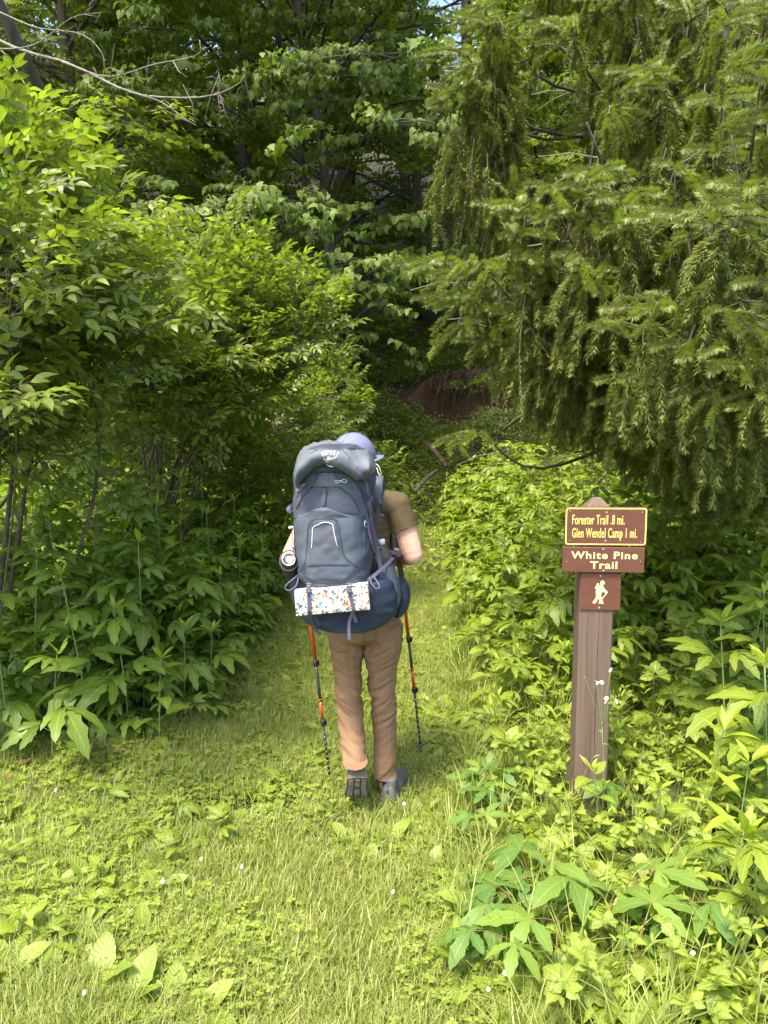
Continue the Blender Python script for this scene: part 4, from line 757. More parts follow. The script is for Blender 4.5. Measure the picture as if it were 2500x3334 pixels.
# ================================================================== SIGN POST
M['paint'] = pmat('brown painted wood', (.135, .092, .068), .75, .14, 5, .22, 30, stretch=(5, 5, .35), spec=.3)
M['signbrown'] = pmat('brown sign face', (.125, .047, .030), .42, .08, 25, .05, 60)
M['signedge'] = pmat('weathered sign edge', (.13, .08, .06), .8, .3, 12)
M['signyel'] = pmat('yellow sign paint', (.86, .66, .16), .5, .10, 40)
M['signcream'] = pmat('cream sign paint', (.88, .76, .32), .5, .10, 40)
M['screw'] = pmat('zinc screw', (.55, .50, .42), .4, .2, 30, metal=.7)
M['crack'] = pmat('dark crack', (.03, .02, .015), 1)
def textmesh(s, w_, caph, off=.0, ref='H', d=.0006, sp=1.0):
    def mk(tx):
        c = bpy.data.curves.new('t', 'FONT'); c.body = tx; c.offset = off; c.space_character = sp; c.resolution_u = 4; c.extrude = 0
        o = bpy.data.objects.new('t', c); COL.objects.link(o); bpy.context.view_layer.update(); me = bpy.data.meshes.new_from_object(o.evaluated_get(bpy.context.evaluated_depsgraph_get()))
        bpy.data.objects.remove(o); return me
    rf = mk(ref); zz = [v.co.y for v in rf.vertices]; ch = max(zz) - min(zz); me = mk(s); V = np.array([v.co for v in me.vertices]); x0, x1 = V[:, 0].min(), V[:, 0].max(); b = min(zz)
    V[:, 0] = (V[:, 0] - (x0 + x1) / 2) * w_ / (x1 - x0); V[:, 1] = (V[:, 1] - b) * caph / ch
    return V, [tuple(p.vertices) for p in me.polygons]
PX, PY_ = .918, 3.215; post = empty('trail_sign_post', (PX, PY_, 0), R(-4.8)); tag(post, 'brown square wooden post carrying three brown trail signs', 'sign post'); post.rotation_euler.y = R(-.4)
hw = .071; zt = 1.35; g = Geo(); c_ = .006; prof = [(-hw + c_, -hw), (hw - c_, -hw), (hw, -hw + c_), (hw, hw - c_), (hw - c_, hw), (-hw + c_, hw), (-hw, hw - c_), (-hw, -hw + c_)]
rings = [(-.1, 1)] + [(z, 1) for z in np.linspace(.2, zt, 8)] + [(zt + .058, .27), (zt + .062, .2)]
V = [(p[0] * k, p[1] * k, z) for z, k in rings for p in prof]; F = [(i * 8 + k, i * 8 + (k + 1) % 8, i * 8 + 8 + (k + 1) % 8, i * 8 + 8 + k) for i in range(len(rings) - 1) for k in range(8)] + [tuple((len(rings) - 1) * 8 + k for k in range(8))]
g.add(V, F); pw = link('post', g.mesh('post', M['paint'], False), post)
g = Geo()
for x0, z0, z1, w_, sd_ in [(.012, .15, 1.02, .0030, 3), (-.030, .45, 1.02, .0016, 4), (.040, .2, .6, .0012, 5), (-.01, .05, .5, .002, 6), (-.05, .3, 1.0, .001, 7)]:
    zz = np.linspace(z0, z1, 24); q = random.Random(sd_); xx = x0 + np.cumsum([q.uniform(-.0016, .0016) for _ in zz]); ww = w_ * np.sin(np.linspace(.15, 3.0, 24)) * np.array([q.uniform(.5, 1.3) for _ in zz]) / 2
    V = [(a + s * b, -hw - .0006, z) for a, b, z in zip(xx, ww, zz) for s in (-1, 1)]; g.add(V, [(2 * i, 2 * i + 1, 2 * i + 3, 2 * i + 2) for i in range(23)])
for k in range(9):
    q = random.Random(80 + k); a = q.uniform(-.06, .06); t0 = q.uniform(.05, .3); pts_ = [(a * (1 - tt * .6) + q.uniform(-.004, .004), tt) for tt in np.linspace(t0, t0 + .45, 5)]
    V = [(x_ + s * .0005, -(hw * (1 - .73 * tt)) - .0008, zt + .058 * tt) for x_, tt in pts_ for s in (-1, 1)]; g.add(V, [(2 * i, 2 * i + 1, 2 * i + 3, 2 * i + 2) for i in range(4)])
link('crack', g.mesh('crack', M['crack'], False), post)
Yf = PY_ - hw
def LP(px, py):
    p_ = W(px, py, Yf - .008); return (p_.x - PX) / math.cos(R(4.8)), p_.z
def screw(par, px, py, y, r_=.0052):
    g = Geo(); x_, z_ = LP(px, py); V, F, U = tube([(x_, y + .002, z_), (x_, y - .0022, z_)], [r_, r_ * .9], 12); g.add(V, F, U); V, F, U = tube([(x_, y, z_), (x_, y - .004, z_)], [r_ * .5, r_ * .35], 8); g.add(V, F, U, 0); link('screw', g.mesh('screw', M['screw'], False), par)
def rrect(x0, x1, z0, z1, r_, n=6):
    out = []
    for cx, cz, a0 in ((x1 - r_, z1 - r_, 0), (x0 + r_, z1 - r_, 90), (x0 + r_, z0 + r_, 180), (x1 - r_, z0 + r_, 270)):
        for k in range(n + 1): a = R(a0 + 90 * k / n); out.append((cx + r_ * math.cos(a), cz + r_ * math.sin(a)))
    return out
def board(name, cs, th, y0, mat, lab=None):
    (xa, ya), (xb, yb) = cs; x0, z1 = LP(xa, ya); x1, z0 = LP(xb, yb); g = Geo(); boxgeo(g, ((x0 + x1) / 2, y0 - th / 2, (z0 + z1) / 2), (x1 - x0, th, z1 - z0), None, 0, .0015)
    o = link(name, g.mesh(name, mat, False), post); 
    if lab: o['label'] = lab
    return o, (x0, x1, z0, z1), y0 - th
def lettering(par, s, pxa, pxb, pytop, pybase, y, mat, off, sp=1.0, ref='H'):
    xa, zt_ = LP(pxa, pytop); xb, zb = LP(pxb, pybase); V, F = textmesh(s, xb - xa, zt_ - zb, off, ref, sp=sp); g = Geo(); g.add([( (xa + xb) / 2 + v[0], y - .0008, zb + v[1]) for v in V], F); link('lettering', g.mesh('lettering', mat, False), par)
b1, (x0, x1, z0, z1), yy = board('sign_board', ((1855, 1651), (2111, 1776)), .012, -hw, M['signbrown'], 'upper sign with yellow border and trail distances')
g = Geo(); i_ = .006; w_ = .0052; A = rrect(x0 + .003, x1 - .003, z0 + .003, z1 - .003, .012); Bq = rrect(x0 + .003 + w_, x1 - .003 - w_, z0 + .003 + w_, z1 - .003 - w_, .008); n = len(A)
g.add([(a, yy - .0007, b) for a, b in A + Bq], [(k, (k + 1) % n, n + (k + 1) % n, n + k) for k in range(n)]); link('border', g.mesh('border', M['signyel'], False), b1)
lettering(b1, 'Forester Trail .8 mi.', 1877.5, 2042.5, 1676, 1707, yy, M['signyel'], .012, 1.08); lettering(b1, 'Glen Wendel Camp 1 mi.', 1876.5, 2081.5, 1719, 1750, yy, M['signyel'], .012, 1.08)
for px, py, r_ in [(1986, 1668, .0052), (1982, 1760, .0052), (1870.5, 1663.5, .0026), (2099, 1667, .0026), (1868, 1760, .0026), (2094, 1764, .0026)]: screw(b1, px, py, yy, r_)
b2, (x0, x1, z0, z1), yy = board('sign_board', ((1845, 1781), (2102, 1862)), .018, -hw, M['signbrown'], 'middle sign naming the trail')
lettering(b2, 'White Pine', 1872, 2081.5, 1794.5, 1818, yy, M['signcream'], .018, 1.15); lettering(b2, 'Trail', 1932, 2017, 1826, 1850, yy, M['signcream'], .018, 1.1)
for px, py, r_ in [(1974, 1786.5, .005), (1974, 1856, .005), (1857, 1828, .0032), (2091, 1826, .0032)]: screw(b2, px, py, yy, r_)
b3, (x0, x1, z0, z1), yy = board('sign_board', ((1903, 1867), (2027, 1987)), .006, -hw, M['signbrown'], 'small square sign with a hiker symbol')
sym = [[(738 + 23 * math.cos(t_), 1153 + 24 * math.sin(t_)) for t_ in np.linspace(0, 6.28, 17)[:-1]], [(684, 1157), (704, 1164), (676, 1220), (654, 1215)], [(716, 1168), (742, 1185), (752, 1208), (742, 1232), (718, 1290), (668, 1288), (664, 1245), (684, 1205)],
       [(742, 1198), (790, 1252), (788, 1266), (770, 1268), (734, 1238)], [(668, 1284), (706, 1292), (700, 1318), (654, 1382), (628, 1368), (668, 1310)], [(688, 1288), (718, 1288), (746, 1382), (718, 1380), (692, 1310)], [(776, 1262), (784, 1266), (700, 1378), (690, 1374)]]
g = Geo()
for k, P in enumerate(sym):
    P2 = [LP(1750 + a / 3.318, 1550 + b / 3.318) for a, b in P]; g.add([(a, yy - .0006 - .0001 * k, b) for a, b in P2], [tuple(range(len(P2)))[::-1]])
link('hiker_symbol', g.mesh('hiker_symbol', M['signcream'], False), b3)
for px, py in [(1966.5, 1875), (1960.5, 1979)]: screw(b3, px, py, yy, .0048)

# ================================================================== HIKER
def fabric(name, col, rough=.7, fs=900, fb=.12, var=.12, wr=.5, ws=9, stretch=(1, 1, 1), sheen=0, spec=.3, grid=None, dust=None):
    m, t, out = newmat(name); p = N(t, 'ShaderNodeBsdfPrincipled'); L(t, p.outputs[0], out.inputs[0]); p.inputs['Roughness'].default_value = rough; p.inputs['Specular IOR Level'].default_value = spec; p.inputs['Sheen Weight'].default_value = sheen
    tc = N(t, 'ShaderNodeTexCoord'); mp = N(t, 'ShaderNodeMapping'); mp.inputs['Scale'].default_value = stretch; L(t, tc.outputs['Object'], mp.inputs[0])
    n1 = N(t, 'ShaderNodeTexNoise'); n1.inputs['Scale'].default_value = ws; n1.inputs['Detail'].default_value = 5; n1.inputs['Distortion'].default_value = .6; L(t, mp.outputs[0], n1.inputs[0])
    col_ = mixc(t, n1.outputs[0], tuple(c * (1 - var) for c in col), tuple(c * (1 + var) for c in col))
    if dust:
        n3 = N(t, 'ShaderNodeTexNoise'); n3.inputs['Scale'].default_value = 14; n3.inputs['Detail'].default_value = 8; L(t, tc.outputs['Object'], n3.inputs[0]); mr = N(t, 'ShaderNodeMapRange'); mr.inputs[1].default_value = .5; mr.inputs[2].default_value = .72; L(t, n3.outputs[0], mr.inputs[0]); col_ = mixc(t, mr.outputs[0], col_, dust)
    L(t, col_, p.inputs['Base Color'])
    n2 = N(t, 'ShaderNodeTexNoise'); n2.inputs['Scale'].default_value = fs; L(t, tc.outputs['Object'], n2.inputs[0]); hgt = math_(t, 'ADD', math_(t, 'MULTIPLY', n1.outputs[0], wr), math_(t, 'MULTIPLY', n2.outputs[0], fb))
    if grid:
        wv = N(t, 'ShaderNodeTexWave'); wv.bands_direction = 'Z'; wv.inputs['Scale'].default_value = grid; L(t, tc.outputs['Object'], wv.inputs[0]); hgt = math_(t, 'ADD', hgt, math_(t, 'MULTIPLY', wv.outputs[0], .12))
    bp = N(t, 'ShaderNodeBump'); bp.inputs['Strength'].default_value = .55; bp.inputs['Distance'].default_value = .012; L(t, hgt, bp.inputs['Height']); L(t, bp.outputs[0], p.inputs['Normal']); return m
M['skin'] = pmat('skin', (.66, .37, .26), .5, .10, 14, .08, 260, col2=(.72, .42, .31)); 
_p = M['skin'].node_tree.nodes['Principled BSDF']; _p.inputs['Subsurface Weight'].default_value = .15; _p.inputs['Subsurface Radius'].default_value = (.02, .008, .004)
M['shirt'] = fabric('olive brown jersey', (.088, .066, .032), .85, 700, .1, .1, .5, 7); M['pants'] = fabric('tan trouser cloth', (.225, .13, .07), .75, 900, .08, .07, .6, 7, (1, 1, .8), 0)
M['slate'] = fabric('slate blue pack cloth', (.08, .092, .122), .52, 500, .10, .14, .8, 10, grid=90); M['slatelite'] = fabric('pale slate lid cloth', (.12, .14, .16), .5, 500, .10, .14, .8, 9, grid=90)
M['stretch'] = fabric('smooth stretch panel', (.08, .095, .124), .6, 900, .05, .06, .35, 5, dust=(.12, .14, .17)); M['dark'] = fabric('dark pack cloth', (.052, .056, .078), .55, 500, .1, .2, .9, 14); M['navy'] = fabric('navy pack cloth', (.022, .032, .056), .42, 500, .1, .2, .9, 10)
M['web'] = fabric('purple grey webbing', (.11, .10, .165), .6, 900, .3, .1, .1, 30); M['buckle'] = pmat('grey plastic buckle', (.10, .10, .13), .35); M['seam'] = pmat('seam cord', (.03, .033, .045), .7); M['silver'] = pmat('reflective piping', (.62, .63, .6), .35)
M['logo'] = pmat('cream embroidery', (.72, .74, .66), .6); M['cap'] = fabric('lilac cap cloth', (.15, .17, .27), .75, 900, .15, .08, .35, 22); M['hair'] = pmat('grey brown hair', (.16, .12, .09), .7, .3, 60, .5, 200)
M['shoe'] = fabric('grey hiking shoe', (.11, .11, .118), .7, 300, .3, .3, .4, 20, dust=(.22, .18, .13)); M['sole'] = pmat('muddy sole', (.22, .185, .14), .9, .45, 30, .8, 60, col2=(.10, .085, .06)); M['soled'] = pmat('dark tread', (.24, .205, .16), .9, .4, 30, .5)
M['red'] = pmat('orange red anodised', (.62, .085, .03), .3, metal=.35); M['blackp'] = pmat('black anodised', (.022, .022, .026), .3, metal=.2); M['rubber'] = pmat('rubber', (.05, .05, .05), .7); M['steel'] = pmat('brushed steel', (.55, .55, .57), .25, .05, 40, metal=1)
m, t, out = newmat('printed foam'); p = N(t, 'ShaderNodeBsdfPrincipled'); L(t, p.outputs[0], out.inputs[0]); p.inputs['Roughness'].default_value = .75; tc = N(t, 'ShaderNodeTexCoord'); nz = N(t, 'ShaderNodeTexNoise'); nz.inputs['Scale'].default_value = 28; L(t, tc.outputs['Object'], nz.inputs[0])
ad = N(t, 'ShaderNodeVectorMath', operation='MULTIPLY_ADD'); L(t, nz.outputs['Color'], ad.inputs[0]); ad.inputs[1].default_value = (.035, .035, .035); L(t, tc.outputs['Object'], ad.inputs[2])
vo = N(t, 'ShaderNodeTexVoronoi'); vo.inputs['Scale'].default_value = 120; L(t, ad.outputs[0], vo.inputs[0]); sx_ = N(t, 'ShaderNodeSeparateXYZ'); L(t, vo.outputs['Color'], sx_.inputs[0]); cr_ = N(t, 'ShaderNodeValToRGB'); cr_.color_ramp.interpolation = 'CONSTANT'; e = cr_.color_ramp.elements
e[0].color = (.62, .60, .50, 1); e[1].position = .26; e[1].color = (.50, .52, .44, 1)
for ps_, c_ in ((.46, (.68, .62, .50)), (.56, (.03, .10, .38)), (.62, (.62, .13, .04)), (.71, (.05, .07, .05)), (.80, (.10, .30, .38)), (.85, (.76, .75, .66)), (.93, (.30, .28, .22))): x_ = e.new(ps_); x_.color = (*c_, 1)
L(t, sx_.outputs[0], cr_.inputs[0]); L(t, cr_.outputs[0], p.inputs['Base Color']); bp = N(t, 'ShaderNodeBump'); bp.inputs['Strength'].default_value = .3; bp.inputs['Distance'].default_value = .003; L(t, vo.outputs['Distance'], bp.inputs['Height']); L(t, bp.outputs[0], p.inputs['Normal']); M['foam'] = m
m, t, out = newmat('clear plastic'); p = N(t, 'ShaderNodeBsdfPrincipled'); L(t, p.outputs[0], out.inputs[0]); p.inputs['Roughness'].default_value = .05; p.inputs['Transmission Weight'].default_value = .95; p.inputs['IOR'].default_value = 1.25; p.inputs['Base Color'].default_value = (.85, .9, .88, 1); M['clear'] = m

def sph(nu=12, nv=8):
    V = [(0, 0, 1)] + [(math.sin(math.pi * j / nv) * math.cos(2 * math.pi * i / nu), math.sin(math.pi * j / nv) * math.sin(2 * math.pi * i / nu), math.cos(math.pi * j / nv)) for j in range(1, nv) for i in range(nu)] + [(0, 0, -1)]
    F = [(0, 1 + i, 1 + (i + 1) % nu) for i in range(nu)]
    for j in range(nv - 2):
        for i in range(nu): F.append((1 + j * nu + i, 1 + (j + 1) * nu + i, 1 + (j + 1) * nu + (i + 1) % nu, 1 + j * nu + (i + 1) % nu))
    b = 1 + (nv - 2) * nu; F += [(b + i, len(V) - 1, b + (i + 1) % nu) for i in range(nu)]
    return np.array(V), F
SV, SF = sph()
def chain(g, pts, step=.35):
    """pts: (xyz, rx, ry, rz); overlapping ellipsoids along the chain"""
    for a, b in zip(pts[:-1], pts[1:]):
        pa, pb = np.array(a[0], float), np.array(b[0], float); ra, rb = np.array(a[1:]), np.array(b[1:]); n = max(1, int(np.linalg.norm(pb - pa) / (min(ra.min(), rb.min()) * step)))
        for k in range(n + 1): t = k / n; g.add(SV * (ra + (rb - ra) * t) + pa + (pb - pa) * t, SF)
def remesh(g, voxel=.006, sm=6):
    me = g.mesh('tmp', M['skin']); o = bpy.data.objects.new('tmp', me); COL.objects.link(o); r_ = o.modifiers.new('r', 'REMESH'); r_.mode = 'VOXEL'; r_.voxel_size = voxel
    s_ = o.modifiers.new('s', 'SMOOTH'); s_.factor = .5; s_.iterations = sm; bpy.context.view_layer.update(); e = bpy.data.meshes.new_from_object(o.evaluated_get(bpy.context.evaluated_depsgraph_get())); bpy.data.objects.remove(o)
    V = np.empty(len(e.vertices) * 3, np.float32); e.vertices.foreach_get('co', V); Nn = np.empty(len(e.vertices) * 3, np.float32); e.vertices.foreach_get('normal', Nn); return e, V.reshape(-1, 3).astype(float), Nn.reshape(-1, 3).astype(float)
def setm(e, V, mat, name, root, offs):
    e.vertices.foreach_set('co', (V - offs).astype(np.float32).ravel()); e.materials.clear(); e.materials.append(mat); e.polygons.foreach_set('use_smooth', np.ones(len(e.polygons), bool)); e.polygons.foreach_set('material_index', np.zeros(len(e.polygons), np.int32)); e.name = name; e.update(); return link(name, e, root)
def w3(px, py, Y): return np.array(W(px, py, Y))
hk = empty('person', (-.09, 3.28, 0)); tag(hk, 'hiker in lilac cap, olive shirt and tan trousers walking away between two poles', 'person'); HO = np.array(hk.location)
# joints
shR, elR, haR = w3(1292, 1650, 3.30), w3(1343, 1806, 3.27), w3(1296, 1822, 3.575)
shL, elL, haL = w3(1040, 1655, 3.30), w3(946, 1822, 3.26), w3(983, 1845, 3.52)
hc = w3(1150, 1497, 3.385)
g = Geo()
c3 = lambda p, r, *a: (p, r, *(a if a else (r, r)))
chain(g, [(w3(1180, 2030, 3.32), .14, .10, .10), (w3(1175, 1900, 3.32), .13, .095, .1), (w3(1170, 1760, 3.32), .135, .10, .1), (w3(1168, 1670, 3.33), .15, .10, .08)])
chain(g, [c3(w3(1168, 1630, 3.34), .06), c3(hc - [0, .02, .05], .055)]); chain(g, [(shR, .058, .055, .06), (shR * .5 + shL * .5 + [0, 0, .01], .08, .08, .07), (shL, .058, .055, .06)])
yaw = R(-62); fd = np.array([math.sin(-yaw), math.cos(yaw), 0]); sdv = np.array([fd[1], -fd[0], 0])
for c_, r_ in [(hc, (.078, .092, .108)), (hc + fd * .045 - [0, 0, .045], (.055, .05, .06)), (hc + fd * .03 - [0, 0, .085], (.042, .045, .032))]: g.add(SV * r_, SF, None, 0, TR(tuple(c_), yaw))
for s_ in (-1, 1): g.add(SV * (.008, .018, .03), SF, None, 0, TR(tuple(hc + sdv * s_ * .078 - fd * .008 - [0, 0, .012]), yaw + s_ * .3)); g.add(SV * .012, SF, None, 0, TR(tuple(hc + fd * .082 + sdv * s_ * .03 - [0, 0, .003])))
chain(g, [c3(hc + fd * .092 + [0, 0, .002], .007), c3(hc + fd * .104 - [0, 0, .032], .012)]); chain(g, [c3(hc + fd * .088 + sdv * .02 - [0, 0, .062], .007), c3(hc + fd * .088 - sdv * .02 - [0, 0, .062], .007)])
for sh, el, ha, s_ in ((shR, elR, haR, 1), (shL, elL, haL, -1)):
    chain(g, [c3(sh, .052), c3(sh * .55 + el * .45 + [0.004 * s_, 0, 0], .055), c3(el * .9 + sh * .1, .050), c3(el, .047)]); wr = ha + (el - ha) / np.linalg.norm(el - ha) * .085
    chain(g, [c3(el, .043), c3(el * .68 + wr * .32, .044), c3(wr, .027)]); chain(g, [c3(wr, .026), (ha + [s_ * .026, -.02, 0], .018, .030, .040)])
    for k in range(4):      # fingers close round the grip
        zk = .033 - .021 * k; rr = .026; P = [ha + [s_ * rr * math.cos(a), rr * math.sin(a) * 1.05 + .004, zk - .004 * (a > 1.5)] for a in np.linspace(.1, (2.9, 3.15, 3.0, 2.6)[k], 5)]; chain(g, [c3(P[0], .0100)] + [c3(p_, .0092 - .0004 * i) for i, p_ in enumerate(P[1:])], .5)
    P = [ha + [s_ * .026, -.02, .03], ha + [s_ * .008, -.028, .048], ha + [-s_ * .014, -.018, .052], ha + [-s_ * .022, .002, .048]]; chain(g, [c3(P[0], .013), c3(P[1], .0115), c3(P[2], .010), c3(P[3], .0085)], .5)
for hip, kn, an in ((w3(1250, 2060, 3.32), w3(1246, 2320, 3.34), w3(1256, 2555, 3.285)), (w3(1120, 2060, 3.32), w3(1141, 2320, 3.30), w3(1160, 2500, 3.10))):
    chain(g, [c3(hip, .075), c3(hip * .5 + kn * .5, .058), c3(kn, .048), c3(kn * .6 + an * .4, .047), c3(an, .032)])
e, V, Nn = remesh(g, .0055, 3); body = setm(e, V, M['skin'], 'body', hk, HO)
def nz3(V, s, o=0, st=(1, 1, 1)): return np.array([noise.noise((v[0] * s * st[0] + o, v[1] * s * st[1], v[2] * s * st[2])) for v in V])
def ridge(V, s, o, st): return 1 - np.abs(nz3(V, s, o, st)) * 2.6
# t-shirt
g = Geo(); chain(g, [(w3(1182, 2010, 3.32), .165, .125, .08), (w3(1176, 1900, 3.32), .150, .118, .08), (w3(1170, 1780, 3.32), .150, .120, .08), (w3(1168, 1690, 3.33), .165, .12, .09), (w3(1168, 1650, 3.335), .15, .11, .07)])
chain(g, [(shR + [.0, 0, .004], .068, .068, .066), (shR * .5 + shL * .5 + [0, 0, .035], .085, .085, .06), (shL + [0, 0, .004], .068, .068, .066)])
dR = (elR - shR) / np.linalg.norm(elR - shR); dL = (elL - shL) / np.linalg.norm(elL - shL)
chain(g, [c3(shR, .068), c3(shR + dR * .17, .066)]); chain(g, [c3(shL, .068), c3(shL + dL * .17, .066)])
e, V, Nn = remesh(g, .007, 5)
for sh, d_, s_ in ((shR, dR, 1), (shL, dL, -1)):
    out_ = ((V[:, 0] - sh[0]) * s_ > .0); al = (V - sh) @ d_; k = (al > .105) & ((V[:, 0] - sh[0]) * s_ > -.03) & (np.linalg.norm(V - sh - np.outer(al, d_), axis=1) < .085) & (al < .3); V[k] -= np.outer(al[k] - .105, d_)
V += Nn * (ridge(V, 9, 2, (1, 1, .35))[:, None] * .004 + ridge(V, 16, 5, (1.2, 1, .8))[:, None] * .0022 - .004); setm(e, V, M['shirt'], 't_shirt', hk, HO)
# trousers
g = Geo(); RL = [(1250, 2040, 3.32, .092, .11), (1247, 2100, 3.32, .090, .105), (1243, 2170, 3.33, .072, .09), (1245, 2240, 3.34, .063, .08), (1252, 2340, 3.33, .058, .072), (1255, 2450, 3.30, .054, .064), (1253, 2555, 3.275, .053, .062), (1253, 2600, 3.27, .053, .062)]
LL = [(1122, 2040, 3.32, .090, .11), (1125, 2100, 3.32, .080, .10), (1130, 2170, 3.32, .066, .086), (1135, 2240, 3.31, .059, .08), (1140, 2330, 3.28, .056, .072), (1148, 2400, 3.2, .053, .066), (1155, 2470, 3.12, .052, .062), (1158, 2520, 3.07, .052, .062)]
for LG in (RL, LL): chain(g, [(w3(a, b, c_), d_, e_, .05) for a, b, c_, d_, e_ in LG], .3)
chain(g, [(w3(1180, 1960, 3.32), .165, .115, .06), (w3(1184, 2030, 3.32), .172, .125, .06), (w3(1184, 2060, 3.31), .165, .12, .05)]); e, V, Nn = remesh(g, .0062, 3)
zR = float(w3(1251, 2562, 3.2)[2]) + .012; zL = float(w3(1158, 2490, 3.05)[2]); xm = float(w3(1203, 2400, 3.25)[0])
isR = V[:, 0] > xm; zh = np.where(isR, zR, zL + (V[:, 1] - 3.05) * .08); lo = V[:, 2] < zh
knee = np.exp(-((V[:, 2] - np.where(isR, .47, .50)) / .10) ** 2); hemf = np.exp(-((V[:, 2] - zh) / .10) ** 2); seat = np.exp(-((V[:, 2] - .72) / .09) ** 2) * np.exp(-((V[:, 0] - xm) / .11) ** 2); back = (Nn[:, 1] < .3)
diag = np.column_stack([V[:, 0], V[:, 1], V[:, 2] + np.where(isR, -1, 1) * (V[:, 0] - xm) * .6])
wv = ridge(diag, 13, 1, (.35, .3, 1.5)); wv2 = ridge(diag, 24, 7, (.4, .4, 1.5)); dsp = .003 * ridge(V, 7, 3, (1, 1, .6)) + wv * (.009 * knee + .006 * hemf + .009 * seat + .0015) + wv2 * (.005 * knee + .004 * hemf + .005 * seat + .001) - .004
V += Nn * dsp[:, None]; lo = V[:, 2] < zh; V[lo, 2] = zh[lo]; tr_ = setm(e, V, M['pants'], 'trousers', hk, HO)
BT = BVHTree.FromPolygons([tuple(v) for v in V], [tuple(p_.vertices) for p_ in e.polygons])
# cap with brim, hair
g = Geo(); V = SV * 1.0; a_, b_ = sph(28, 20); V = a_.copy(); V[:, 2] = np.maximum(V[:, 2], -.22); V = V * (.090, .104, .104); V += .0012 * nz3(V, 60)[:, None]; V = V @ TR((0, 0, 0), yaw, R(6))[:3, :3].T + hc + [0, 0, .016]; g.add(V, b_); link('cap', g.mesh('cap', M['cap']), hk).data.transform(Matrix.Translation(-hk.location)); capo = hk.children[-1]
g = Geo(); nb = 14; V = []
for r_ in (0, 1, 2, 3):
    for k in range(nb + 1):
        a = R(-62 + 124 * k / nb); q0 = np.array([math.sin(a) * .086, math.cos(a) * .098, 0]); q1 = q0 + np.array([math.sin(a) * .012, 0.05 * max(0, math.cos(a * 1.15)) ** .7, -.012 + .02 * math.cos(a)]); pt = q0 + (q1 - q0) * (r_ % 2); pt = pt + [0, 0, -.004 - .0035 * (r_ > 1) - .25 * pt[0] ** 2 * 10 * .2]; V.append(pt)
m1 = nb + 1; F = [(k, k + 1, m1 + k + 1, m1 + k) for k in range(nb)] + [(2 * m1 + k + 1, 2 * m1 + k, 3 * m1 + k, 3 * m1 + k + 1) for k in range(nb)] + [(m1 + k, m1 + k + 1, 3 * m1 + k + 1, 3 * m1 + k) for k in range(nb)] + [(0, m1, 3 * m1, 2 * m1), (nb, 2 * m1 + nb, 3 * m1 + nb, m1 + nb)]
V = np.array(V) @ TR((0, 0, 0), yaw, R(4))[:3, :3].T + hc + [0, 0, .004]; g.add(V - HO, F); link('brim', g.mesh('brim', M['cap']), capo)
g = Geo()
for a0 in (-35, 0, 35, 90):          # panel seams of the cap
    P = [np.array([math.sin(R(a0)) * .0905 * math.sin(b_), math.cos(R(a0)) * .1045 * math.sin(b_) , .1045 * math.cos(b_)]) for b_ in np.linspace(-1.7, 1.7, 24)]; P = np.array(P) @ TR((0, 0, 0), yaw, R(6))[:3, :3].T + hc + [0, 0, .016] - HO; V_, F_, U_ = tube(P, .0011, 4, False); g.add(V_, F_, U_)
link('seam', g.mesh('seam', M['cap']), capo)
g = Geo(); V = a_ * (.082, .094, .07); g.add(V @ TR((0, 0, 0), yaw)[:3, :3].T + hc - fd * .010 - [0, 0, .038] - HO, b_); link('hair', g.mesh('hair', M['hair']), hk)
g = Geo()
for s_ in (-1, 1): g.add(SV * .0085, SF, None, 0, TR(tuple(hc + fd * .089 + sdv * s_ * .03 - [0, 0, .004] - HO)))
link('eyes', g.mesh('eyes', M['white']), hk)
